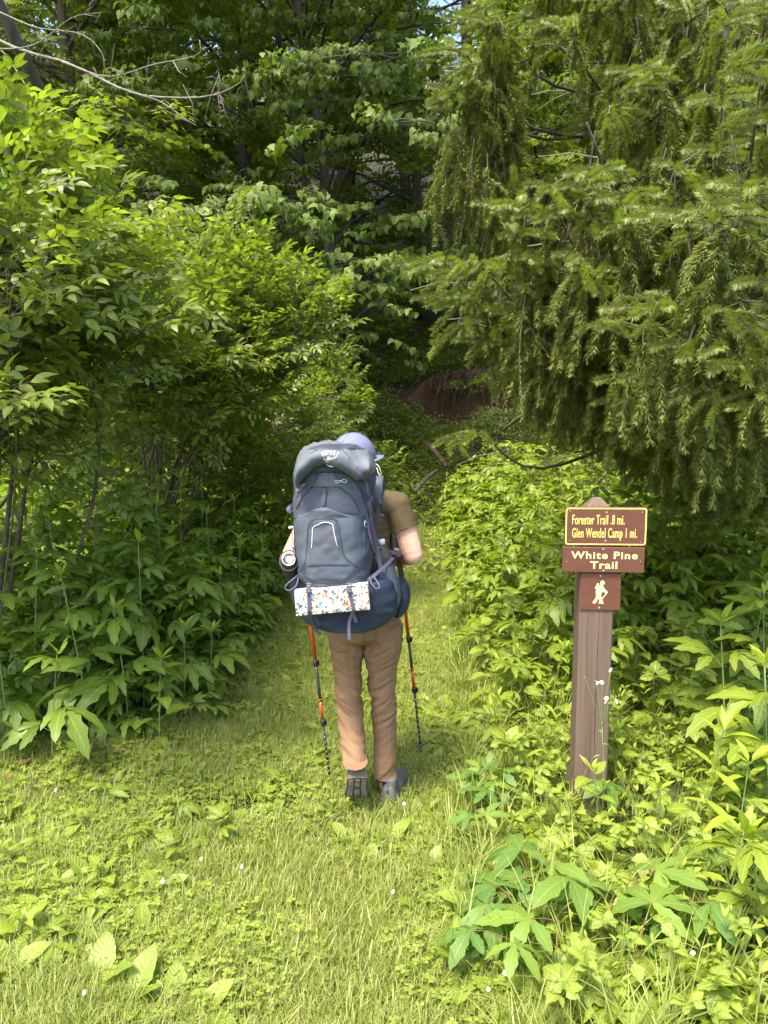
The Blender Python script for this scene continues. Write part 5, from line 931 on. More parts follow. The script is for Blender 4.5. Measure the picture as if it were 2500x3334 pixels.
# shoes
def shoe(root_, heel, yaw_, pitch, mir, lab):
    T = TR(tuple(heel), yaw_, pitch); par = None
    st_ = [(-.006, .014, .030, 0), (-.004, .028, .058, 0), (0, .036, .072, .0), (.012, .040, .085, .0), (.05, .041, .092, .0), (.09, .040, .088, .0), (.13, .043, .074, 0), (.18, .050, .060, .0), (.22, .051, .052, .0), (.26, .046, .046, .0), (.285, .034, .036, .0), (.295, .018, .026, 0)]
    g = Geo(); V = []; n = 16
    for y_, hw_, ht_, _ in st_:
        for k in range(n):
            a = 2 * math.pi * k / n; cx, sx2 = math.cos(a), math.sin(a); V.append((hw_ * math.copysign(abs(cx) ** .8, cx) * (1 - .22 * (sx2 > 0) * sx2), y_, .022 + (ht_ * sx2 if sx2 > 0 else .010 * sx2)))
    F = [(i * n + k, i * n + (k + 1) % n, (i + 1) * n + (k + 1) % n, (i + 1) * n + k) for i in range(len(st_) - 1) for k in range(n)] + [tuple(range(n)), tuple((len(st_) - 1) * n + k for k in range(n))[::-1]]
    g.add(V, F, None, 0, T); g2 = Geo(); chain(g2, [((0, .045, .085), .036, .046, .012), ((0, .05, .115), .034, .042, .012)]); 
    g.add(np.vstack(g2.V), g2.F, None, 0, T); o = link('shoe', g.mesh('shoe', M['shoe']), hk); o['label'] = lab; o.data.transform(Matrix.Translation(-hk.location))
    g = Geo(); out_ = [(-hw_ - .003, y_) for y_, hw_, _, _ in st_] + [(hw_ + .003, y_) for y_, hw_, _, _ in st_[::-1]]; out_[0] = (-.022, -.012); out_[-1] = (.022, -.012); out_[1] = (-.030, -.008); out_[-2] = (.030, -.008); n = len(out_)
    V = [(x_, y_, 0) for x_, y_ in out_] + [(x_ * 1.04, y_, .012) for x_, y_ in out_] + [(x_, y_, .03) for x_, y_ in out_]; g.add(V, [(i * n + k, i * n + n + k, i * n + n + (k + 1) % n, i * n + (k + 1) % n) for i in range(2) for k in range(n)] + [tuple(range(n)), tuple(2 * n + k for k in range(n))[::-1]], None, 0, T)
    g.M = [0] * len(g.M); ss = link('sole', g.mesh('sole', M['sole'], False), o); ss.data.transform(Matrix.Translation(-hk.location)); g = Geo()
    for j in range(15):
        y_ = .006 + j * .0192; w_ = np.interp(y_, [s_[0] for s_ in st_], [s_[1] for s_ in st_])
        for k in (-1, 0, 1):
            if .10 < y_ < .125 and k == 0: continue
            boxgeo(g, (k * w_ * .66, y_ + abs(k) * .006, -.0025), (w_ * .5, .011, .007), T)
    tr2 = link('tread', g.mesh('tread', M['soled'], False), o); tr2.data.transform(Matrix.Translation(-hk.location))
    g = Geo(); V_, F_, U_ = tube([(0, .002, .06), (0, -.012, .085), (0, .0, .10)], [.004, .005, .004], 6); g.add(V_, F_, U_, 0, T); pt = link('pull_tab', g.mesh('pull_tab', M['buckle']), o); pt.data.transform(Matrix.Translation(-hk.location))
shoe(hk, w3(1262, 2622, 3.205) * [1, 1, 0] + [0, 0, .004], R(-14), 0, 1, 'grey shoe planted flat in the grass')
hl = w3(1163, 2536, 3.03); shoe(hk, hl, R(3), R(-46), 1, 'grey shoe with its heel raised and muddy sole showing')
# pockets and seams on the trousers
def castT(px, py, off=.0015):
    d = raydir(px, py).normalized(); h = BT.ray_cast(CAM, d); return None if h[0] is None else np.array(h[0] + h[1] * off)
def cord(P, r_, root_, name, mat, cast, offs, n=30, m=4):
    C = spline([(a, b, 0) for a, b in P], n); Q = [cast(c[0], c[1]) for c in C]; Q = [q_ for q_ in Q if q_ is not None]
    if len(Q) < 3: return
    g = Geo(); V_, F_, U_ = tube(np.array(Q) - offs, r_, m); g.add(V_, F_, U_); return link(name, g.mesh(name, mat), root_)
M['pantseam'] = pmat('trouser stitching', (.21, .12, .06), .8)
cord([(1183, 2040), (1184, 2080), (1182, 2100)], .0014, tr_, 'seam', M['pantseam'], castT, HO); cord([(1222, 2030), (1222, 2062), (1226, 2095)], .0009, tr_, 'seam', M['pantseam'], castT, HO); cord([(1075, 2102), (1100, 2122), (1140, 2118)], .0013, tr_, 'pocket_edge', M['pantseam'], castT, HO); cord([(1306, 2040), (1310, 2080), (1311, 2130)], .0016, tr_, 'pocket_edge', M['seam'], castT, HO)

# ================================================================== BACKPACK (its own thing on the hiker's back)
bp_ = empty('backpack', (-.17, 3.06, 1.1)); tag(bp_, 'large slate-blue hiking backpack with purple-grey straps on the hiker\'s back', 'backpack'); BO = np.array(bp_.location)
TV, TF = [], []
def regbvh(V, F):
    o_ = len(TV); TV.extend([tuple(v) for v in V]); TF.extend([tuple(i + o_ for i in f) for f in F])
def loftz(rows, Yc, hd, n=72, m=60, ex=2.7, name='shell', mat=None, amp=(.006, .003), st=(1, 1, .5), seed=0, root_=None, yshift=None):
    rw = spline([(a, b, c_) for a, b, c_ in rows], m); V = []
    for j, (py, xl, xr) in enumerate(rw):
        yc = Yc + (yshift(j / (m - 1)) if yshift else 0); A, B_ = w3(xl, py, yc), w3(xr, py, yc); c_ = (A + B_) / 2; hx = (B_[0] - A[0]) / 2; t = j / (m - 1); k = min(1, (math.sin(math.pi * min(max(t, .0), 1)) * 6 + .12)) ** .6
        for i in range(n):
            a = 2 * math.pi * i / n; ca, sa = math.cos(a), math.sin(a); V.append((c_[0] + hx * math.copysign(abs(ca) ** (2 / ex), ca), yc + hd * k * math.copysign(abs(sa) ** (2 / ex), sa), c_[2]))
    F = [(j * n + i, (j + 1) * n + i, (j + 1) * n + (i + 1) % n, j * n + (i + 1) % n) for j in range(m - 1) for i in range(n)] + [tuple(range(n)), tuple((m - 1) * n + i for i in range(n))[::-1]]
    V = np.array(V); c0 = V.mean(0); Nr = V - c0; Nr[:, 2] *= .2; Nr /= np.linalg.norm(Nr, axis=1)[:, None]
    V += Nr * (ridge(V, 8, seed, st) * amp[0] + ridge(V, 19, seed + 9, st) * amp[1])[:, None]; regbvh(V, F); g = Geo(); g.add(V - BO, F); return link(name, g.mesh(name, mat), root_ or bp_)
def loftx(st_, Yc, hd, name, mat, n=48, m=80, amp=(.012, .006), seed=4, st=(1, .6, .5), ex=2.3):
    rw = spline(st_, m); V = []
    for j, (px, yt, yb) in enumerate(rw):
        A, B_ = w3(px, yt, Yc), w3(px, yb, Yc); c_ = (A + B_) / 2; hz = (A[2] - B_[2]) / 2; t = j / (m - 1); k = min(1, math.sin(math.pi * t) * 2.2 + .25) ** .5
        for i in range(n):
            a = 2 * math.pi * i / n; ca, sa = math.cos(a), math.sin(a); V.append((c_[0], Yc + hd * k * math.copysign(abs(ca) ** (2 / ex), ca), c_[2] + hz * math.copysign(abs(sa) ** (2 / ex), sa)))
    F = [(j * n + i, j * n + (i + 1) % n, (j + 1) * n + (i + 1) % n, (j + 1) * n + i) for j in range(m - 1) for i in range(n)] + [tuple(range(n))[::-1], tuple((m - 1) * n + i for i in range(n))]
    V = np.array(V); c0 = np.array([0, Yc, 0]); Nr = V - V.reshape(m, n, 3).mean(1).repeat(n, 0); Nr /= np.linalg.norm(Nr, axis=1)[:, None] + 1e-9
    V += Nr * (ridge(V, 9, seed, st) * amp[0] + ridge(V, 21, seed + 9, st) * amp[1])[:, None]; regbvh(V, F); g = Geo(); g.add(V - BO, F); return link(name, g.mesh(name, mat), bp_)
loftz([(1500, 1000, 1190), (1540, 966, 1216), (1600, 961, 1216), (1680, 959, 1210), (1750, 963, 1208), (1820, 969, 1206), (1870, 980, 1200), (1903, 1012, 1180)], 3.07, .135, name='main_bag', mat=M['slate'], amp=(.007, .0035), st=(.7, 1, 1.1), yshift=lambda t: -.0 + .02 * (1 - t))
loftz([(1870, 990, 1262), (1905, 978, 1288), (1950, 980, 1296), (1990, 990, 1286), (2020, 1010, 1255), (2037, 1075, 1205)], 3.10, .125, name='base_bag', mat=M['navy'], amp=(.006, .004), seed=11, n=60, m=40, st=(.5, .5, 1.4))
lid = loftx([(962, 1530, 1552), (975, 1490, 1580), (990, 1468, 1556), (1012, 1456, 1534), (1040, 1449, 1516), (1062, 1446, 1510), (1090, 1446, 1520), (1120, 1448, 1534), (1145, 1452, 1550), (1168, 1462, 1562), (1192, 1474, 1550), (1210, 1490, 1540), (1222, 1512, 1530)], 3.05, .165, 'lid', M['slatelite'])
sidep = loftz([(1830, 1234, 1270), (1850, 1230, 1284), (1900, 1228, 1298), (1950, 1226, 1302), (1990, 1220, 1285), (2005, 1225, 1265)], 3.12, .07, name='side_pocket', mat=M['slate'], amp=(.005, .003), seed=21, n=36, m=30)
hb = loftz([(1893, 1292, 1318), (1905, 1284, 1326), (1940, 1286, 1332), (1975, 1284, 1324), (1998, 1278, 1306)], 3.22, .085, name='hip_belt_pocket', mat=M['navy'], amp=(.005, .003), seed=31, n=36, m=30)
loftz([(1868, 958, 990), (1885, 950, 995), (1925, 950, 1000), (1960, 960, 1000)], 3.18, .07, name='hip_belt_pocket', mat=M['dark'], amp=(.004, .003), seed=33, n=30, m=24)
g = Geo()                     # hip belt round the waist and shoulder straps
th = np.linspace(0, 2 * math.pi, 40); cb = w3(1180, 1925, 3.31); V = [];
for a in th[:-1]:
    for r_, dz in ((.0, .045), (.016, .03), (.018, -.03), (.0, -.045)): V.append((cb[0] + (.172 + r_) * math.cos(a), 3.31 + (.132 + r_) * math.sin(a), cb[2] + dz))
n = 39; g.add(np.array(V) - BO, [(i * 4 + k, i * 4 + (k + 1) % 4, ((i + 1) % n) * 4 + (k + 1) % 4, ((i + 1) % n) * 4 + k) for i in range(n) for k in range(4)]); link('hip_belt', g.mesh('hip_belt', M['navy']), bp_)
for s_, sh in ((1, shR), (-1, shL)):
    cx = sh[0] - s_ * .085; P = spline([(cx, 3.23, 1.38), (cx, 3.25, 1.44), (cx + s_ * .005, 3.33, 1.482), (cx + s_ * .01, 3.43, 1.44), (cx + s_ * .035, 3.465, 1.33), (cx + s_ * .05, 3.45, 1.18), (cx + s_ * .05, 3.36, 1.05)], 24); V = []
    for i, p_ in enumerate(P):
        tn = P[min(23, i + 1)] - P[max(0, i - 1)]; tn /= np.linalg.norm(tn); nr = np.cross(tn, [1, 0, 0]); nr /= np.linalg.norm(nr)
        for a, b in ((-.024, 0), (-.020, .010), (.020, .010), (.024, 0)): V.append(p_ + np.array([a, 0, 0]) - nr * b)
    g = Geo(); g.add(np.array(V) - BO, [(i * 4 + k, i * 4 + (k + 1) % 4, i * 4 + 4 + (k + 1) % 4, i * 4 + 4 + k) for i in range(23) for k in range(4)]); link('shoulder_strap', g.mesh('shoulder_strap', M['slate']), bp_)
PB = BVHTree.FromPolygons(TV, TF)
def castP(px, py, off=.002, nrm=False):
    d = raydir(px, py).normalized(); h = PB.ray_cast(CAM, d)
    if h[0] is None: return None
    n_ = h[1] if h[1].dot(d) < 0 else -h[1]; q_ = np.array(h[0] + n_ * off); return (q_, np.array(n_)) if nrm else q_
def ribbon(P, wd, name='strap', mat=None, off=.003, n=28, Yfree=None, root_=None, th=.0014):
    """flat webbing laid over the pack surface, or hung free when Yfree (list of Y per point) is given"""
    C = spline([(p_[0], p_[1], (Yfree[i] if Yfree else 0)) for i, p_ in enumerate(P)], n); V = []; last = None; hp = wd / 2 / .00122
    for i in range(n):
        tn = C[min(n - 1, i + 1)] - C[max(0, i - 1)]; tn = tn[:2] / (np.linalg.norm(tn[:2]) + 1e-9); s_ = np.array([-tn[1], tn[0]]) * hp; row = []
        for k in (-1, 1):
            x_, y_ = C[i][0] + k * s_[0], C[i][1] + k * s_[1]; q_ = None if Yfree else castP(x_, y_, off)
            if q_ is None: q_ = w3(x_, y_, C[i][2] if Yfree else (last[1] if last is not None else 2.95))
            row.append(q_)
        if not Yfree and abs(row[0][1] - row[1][1]) > .05: m_ = min(row[0][1], row[1][1]); row = [w3(C[i][0] + k * s_[0], C[i][1] + k * s_[1], m_) for k in (-1, 1)]
        if not Yfree and last is not None:
            for r_ in row: r_[1] = .5 * r_[1] + .5 * last[1]
        last = (row[0] + row[1]) / 2; V += [row[0], row[1], row[1] + [0, th, 0], row[0] + [0, th, 0]]
    g = Geo(); g.add(np.array(V) - BO, [(i * 4 + k, i * 4 + (k + 1) % 4, i * 4 + 4 + (k + 1) % 4, i * 4 + 4 + k) for i in range(n - 1) for k in range(4)] + [(3, 2, 1, 0), tuple((n - 1) * 4 + k for k in range(4))]); return link(name, g.mesh(name, mat or M['web'], False), root_ or bp_)
def patch(rows, name, mat, off=.006, nu=26, nv=30, parent=None, wob=.002, seed=0):
    rw = spline([(a, b, c_) for a, b, c_ in rows], nv); V = []; ok_ = []
    for j, (py, xl, xr) in enumerate(rw):
        for i in range(nu):
            u = i / (nu - 1); px = xl + (xr - xl) * u; ed = min(1, min(u, 1 - u) * 9, min(j, nv - 1 - j) / (nv - 1) * 9); q_ = castP(px, py, off * (.25 + .75 * ed), True)
            if q_ is None: V.append(w3(px, py, 3.0)); ok_.append(False)
            else: V.append(q_[0] + q_[1] * wob * ed * noise.noise((px / 30 + seed, py / 22, 0))); ok_.append(True)
    V = np.array(V); F = [(j * nu + i, j * nu + i + 1, (j + 1) * nu + i + 1, (j + 1) * nu + i) for j in range(nv - 1) for i in range(nu - 1)]; F = [f[::-1] for f in F if all(ok_[k] for k in f)]
    g = Geo(); g.add(V - BO, F); o = link(name, g.mesh(name, mat), parent or bp_); return o
def pcord(P, r_, name, mat, par=None, n=40, off=.002): return cord(P, r_, par or bp_, name, mat, lambda a, b: castP(a, b, off), BO, n)
# stretch pocket on the back, its arched flap and reflective line
sp1 = patch([(1648, 1042, 1056), (1662, 1010, 1095), (1675, 980, 1140), (1688, 961, 1168), (1750, 962, 1174), (1810, 967, 1176), (1850, 976, 1168), (1880, 995, 1140), (1898, 1030, 1105)], 'stretch_pocket', M['stretch'], .012, 34, 44)
pcord([(1042, 1649), (1005, 1666), (960, 1688)], .0016, 'seam', M['seam'], sp1, off=.006); pcord([(1056, 1649), (1100, 1664), (1172, 1672)], .0016, 'seam', M['seam'], sp1, off=.006)
fl = patch([(1689, 1036, 1082), (1696, 1018, 1098), (1715, 1010, 1104), (1760, 1005, 1110), (1790, 1003, 1118), (1830, 998, 1142), (1850, 990, 1160)], 'flap', M['slate'], .0165, 24, 30)
pcord([(985, 1862), (1000, 1825), (1005, 1770), (1009, 1712), (1022, 1692), (1048, 1687), (1080, 1689), (1098, 1700), (1105, 1740), (1111, 1780), (1125, 1815), (1160, 1847)], .0014, 'seam', M['seam'], fl, off=.017)
pcord([(1017.5, 1786), (1020, 1750), (1024, 1716), (1034, 1706), (1052, 1702), (1073, 1703), (1083, 1710), (1088, 1735), (1100, 1781)], .0020, 'reflective_line', M['silver'], fl, off=.0175)
# upper panels, zips and pulls
up1 = patch([(1539, 1048, 1086), (1550, 1036, 1092), (1570, 1026, 1098), (1586, 1014, 1108)], 'top_panel', M['slatelite'], .007, 16, 16); 
pcord([(1034, 1543), (1026, 1570), (1008, 1594), (985, 1620), (965, 1655)], .0016, 'seam', M['seam']); pcord([(1087, 1540), (1094, 1568), (1108, 1588), (1140, 1612), (1160, 1640), (1170, 1668)], .0016, 'seam', M['seam'])
pcord([(968, 1620), (975, 1590), (995, 1560), (1020, 1543), (1050, 1536), (1090, 1536), (1130, 1548), (1155, 1570), (1175, 1600), (1192, 1650), (1200, 1720), (1198, 1790), (1188, 1850), (1160, 1885)], .0030, 'zip', M['dark'], n=70, off=.001); pcord([(1010, 1588), (1040, 1582), (1080, 1582), (1108, 1588)], .0022, 'seam', M['seam'])
pcord([(1164, 1562), (1180, 1600), (1196, 1660), (1206, 1730), (1206, 1790)], .0016, 'seam', M['seam']); patch([(1562, 1172, 1216), (1600, 1186, 1217), (1640, 1196, 1214), (1700, 1202, 1210)], 'side_panel', M['dark'], .004, 12, 20); patch([(1680, 1178, 1200), (1740, 1180, 1204), (1800, 1180, 1204), (1850, 1174, 1196), (1885, 1158, 1180)], 'side_panel', M['dark'], .004, 12, 24)
pcord([(1041, 1541), (1050, 1548), (1065, 1556), (1076, 1547), (1080, 1540)], .0026, 'loop', M['web']); 
pcord([(969, 1598), (975, 1588), (985, 1577), (994, 1576), (988, 1582), (974, 1600)], .0017, 'zip_pull', M['silver'], off=.005); pcord([(1089, 1563), (1093, 1570), (1104, 1571), (1118, 1562), (1129, 1566), (1122, 1572), (1108, 1566), (1092, 1564)], .0017, 'zip_pull', M['silver'], off=.005)
pcord([(1190, 1702), (1186, 1694), (1184, 1710), (1190, 1714)], .0018, 'zip_pull', M['silver'], off=.005)
pcord([(1066, 1511), (1072, 1515), (1084, 1517)], .0015, 'zip_pull', M['silver'], off=.004); pcord([(1228, 1515), (1234, 1530), (1240, 1545)], .0014, 'cord_loop', M['silver'])
g = Geo(); Q = spline([w3(1223, 1510, 3.0), w3(1234, 1520, 2.98), w3(1241, 1546, 2.98), w3(1234, 1546, 2.98), w3(1226, 1522, 3.0)], 16); V_, F_, U_ = tube(Q - BO, .0015, 5); g.add(V_, F_, U_); link('cord_loop', g.mesh('cord_loop', M['silver']), bp_)
def buckle(px, py, w_=.022, h_=.018, off=.006, Yv=None, rot=0):
    q_ = w3(px, py, Yv) if Yv else castP(px, py, off); 
    if q_ is None: q_ = w3(px, py, 2.95)
    g = Geo(); T = TR(tuple(q_ - BO), 0, 0, rot)
    boxgeo(g, (0, 0, h_ * .45), (w_, .006, .0035), T, 0, .001); boxgeo(g, (0, 0, -h_ * .45), (w_, .006, .0035), T, 0, .001); boxgeo(g, (0, -.001, 0), (w_, .005, .003), T, 0, .001); boxgeo(g, (-w_ / 2, 0, 0), (.0035, .0062, h_), T, 0, .001); boxgeo(g, (w_ / 2, 0, 0), (.0035, .0062, h_), T, 0, .001); link('buckle', g.mesh('buckle', M['buckle'], False), bp_)
ribbon([(1054, 1590), (1055, 1610), (1052, 1630), (1050, 1647)], .017, off=.008); buckle(1055, 1590)
ribbon([(1160, 1520), (1185, 1560), (1195, 1598), (1198, 1622)], .013, off=.005); buckle(1199, 1622, .018, .02, rot=.25)
# side compression straps on the right
ribbon([(1200, 1632), (1204, 1680), (1215, 1730), (1228, 1790), (1240, 1856)], .016, off=.006, Yfree=[2.99, 3.0, 3.02, 3.04, 3.045]); ribbon([(1192, 1650), (1197, 1700), (1208, 1760), (1222, 1800)], .009, Yfree=[2.985, 2.99, 3.0, 3.03]); ribbon([(1184, 1898), (1212, 1878), (1240, 1855), (1262, 1835), (1280, 1815)], .014, Yfree=[2.985, 2.99, 3.03, 3.05, 3.08]); ribbon([(1268, 1797), (1285, 1800), (1305, 1808)], .016, Yfree=[3.10, 3.12, 3.14]); buckle(1245, 1857, .02, .014, Yv=3.035)
ribbon([(1198, 1888), (1235, 1920), (1270, 1945), (1292, 1975)], .020, Yfree=[2.99, 3.01, 3.03, 3.08], mat=M['dark']); ribbon([(1222, 1622), (1230, 1655), (1238, 1700)], .016, Yfree=[3.12, 3.16, 3.18]); ribbon([(1298, 1820), (1304, 1860), (1308, 1880)], .022, Yfree=[3.4, 3.4, 3.4], mat=M['shirt'])
ribbon([(948, 1668), (938, 1660), (945, 1648), (957, 1645)], .014, Yfree=[3.0, 3.0, 3.02, 3.04])
def fcord(P, r_, name='cord_loop', mat=None):
    g = Geo(); V_, F_, U_ = tube(spline([w3(*p_) for p_ in P], 26) - BO, r_, 6); g.add(V_, F_, U_); link(name, g.mesh(name, mat or M['web']), bp_)
fcord([(972, 1872, 2.98), (955, 1885, 2.95), (932, 1905, 2.94), (929, 1918, 2.94), (945, 1922, 2.94), (965, 1905, 2.95), (971, 1880, 2.97)], .0035); fcord([(1202, 1880, 2.97), (1210, 1900, 2.95), (1222, 1915, 2.94), (1234, 1915, 2.94), (1232, 1900, 2.95), (1218, 1880, 2.97)], .0035)
fcord([(950, 1720, 3.0), (952, 1750, 2.99), (950, 1775, 2.99), (956, 1790, 2.99), (962, 1775, 2.99), (958, 1745, 2.99)], .0014, mat=M['dark']); fcord([(957, 1782, 2.985), (957, 1792, 2.985)], .005, 'cord_lock', M['buckle']); fcord([(940, 1719, 3.0), (955, 1716, 3.0)], .006, 'cord_lock', M['silver'])
# logo: arched name and a spread-winged bird, laid on the lid
def decal(V2, F, name, mat, par, off=.0035):
    V = []
    for x_, y_ in V2: q_ = castP(x_, y_, off); V.append(q_ if q_ is not None else w3(x_, y_, 2.9))
    g = Geo(); g.add(np.array(V) - BO, F); return link(name, g.mesh(name, mat, False), par)
for k, ch in enumerate('OSPREY'):
    V, F = textmesh(ch, 6.6 if ch in 'OR' else 5.6, 11.0, .0); cx, cyy = 1057 + k * 8.0, 0; a = R(-20 + 52 * k / 5 * .8); Rr = 48; ax = 1074 + Rr * math.sin(R(-27 + 10.8 * k)); ay = 1473 + Rr * (1 - math.cos(R(-27 + 10.8 * k))) + 9 - 2; a = R(-27 + 10.8 * k)
    decal([(ax + v[0] * math.cos(a) + v[1] * math.sin(a), ay + v[0] * math.sin(a) - v[1] * math.cos(a)) for v in V], F, 'lettering', M['logo'], lid)
g = []; F = []
def addp(P): n = len(g); g.extend([(880 + a / 4.1475, 1350 + b / 4.1475) for a, b in P]); F.append(tuple(range(n, n + len(P))))
lo_ = [(715, 582), (745, 600), (790, 596), (850, 585), (905, 556)]; C1 = spline([(a, b, 0) for a, b in lo_], 16)
for i in range(15): w1, w2 = 2 + 9 * math.sin(math.pi * i / 15), 2 + 9 * math.sin(math.pi * (i + 1) / 15); addp([(C1[i][0], C1[i][1] - w1 * .4), (C1[i + 1][0], C1[i + 1][1] - w2 * .4), (C1[i + 1][0], C1[i + 1][1] + w2 * .6), (C1[i][0], C1[i][1] + w1 * .6)])
for i in range(1, 15): c_ = C1[i]; ln = 10 + 16 * math.sin(math.pi * i / 15); dx = (c_[0] - 800) * .12; addp([(c_[0] - 2.6, c_[1] + 3), (c_[0] + 2.6, c_[1] + 3), (c_[0] + 2 + dx, c_[1] + ln), (c_[0] - 1 + dx, c_[1] + ln)])
addp([(775, 570), (805, 566), (812, 590), (770, 592)]); addp([(752, 640), (762, 612), (768, 612), (760, 642)]); addp([(780, 612), (790, 612), (786, 642), (776, 642)])
decal(g, F, 'bird_emblem', M['logo'], lid)
pcord([(1010, 1478), (1040, 1462), (1080, 1460), (1110, 1464), (1128, 1478), (1140, 1495)], .0012, 'seam', M['seam'], lid, off=.001); patch([(1446, 1050, 1140), (1456, 1015, 1180), (1464, 1000, 1190)], 'top_panel', M['dark'], .003, 20, 10, lid)
# foam sitting pad strapped under the pack
c4 = [w3(957, 1927, 2.905), w3(1197, 1903, 2.905), w3(1204, 1985, 2.905), w3(964, 2006, 2.905)]; pad = empty('folded_foam_pad', tuple(np.mean(c4, axis=0))); tag(pad, 'folded white foam pad with multicoloured speckles strapped below the backpack', 'foam pad'); PO = np.array(pad.location)
for k, (y0, y1) in enumerate(((0, .024), (.026, .05))):
    nx_, nz_ = 24, 8; g = Geo(); V = []
    for s_ in (y0, y1):
        for j in range(nz_ + 1):
            for i in range(nx_ + 1):
                u, v = i / nx_, j / nz_; p_ = (c4[0] * (1 - u) + c4[1] * u) * (1 - v) + (c4[3] * (1 - u) + c4[2] * u) * v; e_ = min(u, 1 - u) * nx_ < .5 or min(v, 1 - v) * nz_ < .5; V.append(p_ - PO + [0, s_ + (.0018 * noise.noise((u * 14, v * 6, k)) if s_ == 0 else 0) + (.0025 if e_ and s_ == y0 else 0), 0])
    n1_ = (nx_ + 1) * (nz_ + 1); I = lambda i, j, s_: s_ * n1_ + j * (nx_ + 1) + i; F = []
    for j in range(nz_):
        for i in range(nx_): F += [(I(i, j, 0), I(i, j + 1, 0), I(i + 1, j + 1, 0), I(i + 1, j, 0)), (I(i, j, 1), I(i + 1, j, 1), I(i + 1, j + 1, 1), I(i, j + 1, 1))]
    for i in range(nx_): F += [(I(i, 0, 0), I(i + 1, 0, 0), I(i + 1, 0, 1), I(i, 0, 1)), (I(i + 1, nz_, 0), I(i, nz_, 0), I(i, nz_, 1), I(i + 1, nz_, 1))]
    for j in range(nz_): F += [(I(0, j + 1, 0), I(0, j, 0), I(0, j, 1), I(0, j + 1, 1)), (I(nx_, j, 0), I(nx_, j + 1, 0), I(nx_, j + 1, 1), I(nx_, j, 1))]
    g.add(V, F); link('foam_layer', g.mesh('foam_layer', M['foam'], False), pad)
for xa, xb, tail in ((1004, 1006, [(1006, 1990, 2.898), (1010, 2015, 2.91), (1020, 2040, 2.93), (1043, 2068, 2.94)]), (1136, 1146, [(1152, 1985, 2.898), (1146, 2000, 2.92), (1136, 2030, 2.93), (1137, 2083, 2.93)])):
    P = [(xa, 1903), (xa + .3 * (xb - xa), 1925), ((xa + xb) / 2 + 1, 1950), (tail[0][0], tail[0][1])]; ribbon([p_[:2] for p_ in P], .014, Yfree=[2.93, 2.899, 2.899, 2.9]); ribbon([p_[:2] for p_ in tail], .013, Yfree=[p_[2] for p_ in tail], mat=M['web'] if xa > 1100 else M['dark']); buckle(xa + 1, 1922, .019, .014, Yv=2.894); buckle(xa + .5, 1908, .016, .022, Yv=2.905)
ribbon([(1148, 1996), (1154, 2010), (1160, 2027)], .013, Yfree=[2.925, 2.93, 2.935]); ribbon([(1016, 2006), (1030, 2020), (1038, 2038)], .011, Yfree=[2.93, 2.94, 2.95], mat=M['dark'])
# bottle and flask carried on the pack
def lathe(prof, n=28):
    V = [(r_ * math.cos(2 * math.pi * k / n), r_ * math.sin(2 * math.pi * k / n), z) for r_, z in prof for k in range(n)]; return np.array(V), [(i * n + k, i * n + (k + 1) % n, (i + 1) * n + (k + 1) % n, (i + 1) * n + k) for i in range(len(prof) - 1) for k in range(n)] + [tuple(range(n))[::-1], tuple((len(prof) - 1) * n + k for k in range(n))]
bo = w3(1262, 1905, 3.11); bt = empty('water_bottle', tuple(bo)); bt.rotation_euler = (0, R(-8), 0); tag(bt, 'clear plastic water bottle with white cap in the side pocket', 'bottle'); Lb = float(w3(1242, 1756, 3.11)[2] - bo[2]) / math.cos(R(8))
V, F = lathe([(.001, 0), (.030, .002), (.033, .01), (.033, .08), (.0345, Lb - .075), (.033, Lb - .06), (.022, Lb - .035), (.0125, Lb - .022), (.012, Lb - .016)]); g = Geo(); g.add(V, F); link('bottle_body', g.mesh('bottle_body', M['clear']), bt)
V, F = lathe([(.0145, Lb - .020), (.0148, Lb - .003), (.013, Lb), (.001, Lb + .0005)], 24); g = Geo(); g.add(V, F); link('cap', g.mesh('cap', M['white']), bt)
fo = w3(940, 1822, 2.99); ft = empty('flask', tuple(fo)); tag(ft, 'dark insulated flask with steel lid strapped on the left of the pack', 'flask'); T = TR((0, 0, 0), R(4), R(60))
V, F = lathe([(.034, -.155), (.036, -.15), (.036, -.03), (.031, -.02), (.030, 0), (.0285, .003), (.001, .003)]); g = Geo(); g.add(V, F, None, 0, T); link('flask_body', g.mesh('flask_body', M['rubber']), ft)
V, F = lathe([(.0275, .0), (.0275, .005), (.024, .006), (.0235, .003), (.001, .0033)]); g = Geo(); g.add(V, F, None, 0, T); link('lid', g.mesh('lid', M['steel']), ft)
g = Geo(); P = [T[:3, :3] @ np.array([.037 * math.cos(a), .037 * math.sin(a) + .006 * math.sin(a), -.012 + .0 * a]) for a in np.linspace(0, 6.28, 26)]; V_, F_, U_ = tube(P, .0028, 6); g.add(V_, F_, U_); link('carry_ring', g.mesh('carry_ring', M['rubber']), ft)

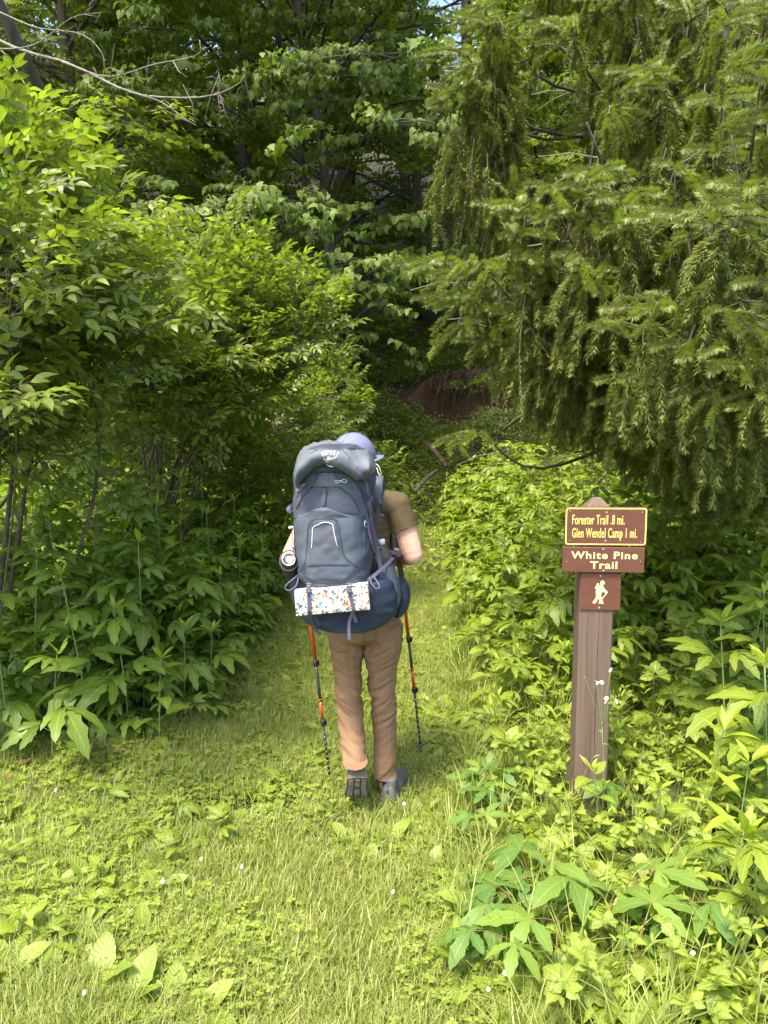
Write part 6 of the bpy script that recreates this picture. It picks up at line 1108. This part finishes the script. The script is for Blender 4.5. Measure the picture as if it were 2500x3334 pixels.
# ================================================================== TREKKING POLES
def pole(lab, top, tip, fr_):
    top = np.array(top); tip = np.array(tip); r0 = empty('trekking_pole', tuple(tip)); tag(r0, lab, 'trekking pole', 'trekking poles'); d = top - tip; Lp = np.linalg.norm(d); P = lambda f: d * f
    def seg(nm, a, b, ra, rb, mat, n=10): g = Geo(); V_, F_, U_ = tube([P(a), P((a + b) / 2), P(b)], [ra, (ra + rb) / 2, rb], n); g.add(V_, F_, U_); return link(nm, g.mesh(nm, mat), r0)
    f1, f2, f3, f4, f5, f6 = fr_       # clamp low, red ring low, red ring high, clamp high, red top, basket
    seg('tip', 0, f6, .0022, .005, M['rubber']); seg('lower_shaft', f6, f1, .0055, .0058, M['blackp']); seg('red_band', f2, f3 - .012, .0078, .0078, M['red']); seg('red_band', f3 - .006, f3, .0078, .0078, M['red']); seg('middle_shaft', f1, f4, .0072, .0072, M['blackp']); seg('upper_shaft', f4, f5, .0088, .0088, M['red']); seg('grip', f5, 1.035, .013, .016, M['rubber'])
    for f in (f1, f4):
        g = Geo(); V_, F_, U_ = tube([P(f - .014), P(f - .008), P(f + .010), P(f + .014)], [.009, .0125, .0125, .009], 10); g.add(V_, F_, U_); boxgeo(g, tuple(P(f) + [.012, -.002, 0]), (.012, .012, .026), None, 0, .002); link('clamp', g.mesh('clamp', M['blackp']), r0)
    g = Geo(); V_, F_, U_ = tube([P(f6 - .004), P(f6), P(f6 + .006)], [.016, .018, .007], 14); g.add(V_, F_, U_); link('basket', g.mesh('basket', M['rubber']), r0)
    g = Geo()
    for k in range(9): f = f6 + .03 + (f1 - f6 - .05) * k / 9; q_ = P(f) + np.array([0, -.0057, 0]); g.add([q_ + [-.0012, 0, -.003], q_ + [.0012, 0, -.003], q_ + [.0015, 0, .003], q_ + [-.001, 0, .004]], [(0, 1, 2, 3)])
    link('scale_marks', g.mesh('scale_marks', M['white'], False), r0)
    g = Geo(); V_, F_, U_ = tube(spline([P(1.02), P(.98) + [.02, .03, 0], P(.93) + [.015, .04, 0], P(.96) + [-.01, .02, 0], P(1.02)], 16), .004, 5); g.add(V_, F_, U_); link('wrist_strap', g.mesh('wrist_strap', M['rubber']), r0)
tR = G(1373, 2467); pole('right-hand trekking pole, red and black, planted beside the path grass', haR + [0, .002, .07], (tR.x, tR.y, 0), (.335, .345, .44, .575, .90, .065))
tL = G(1077, 2560); pole('left-hand trekking pole, red and black, tip in the grass left of the heel', haL + [0, .002, .07], (tL.x, tL.y, 0), (.275, .29, .375, .53, .89, .04))
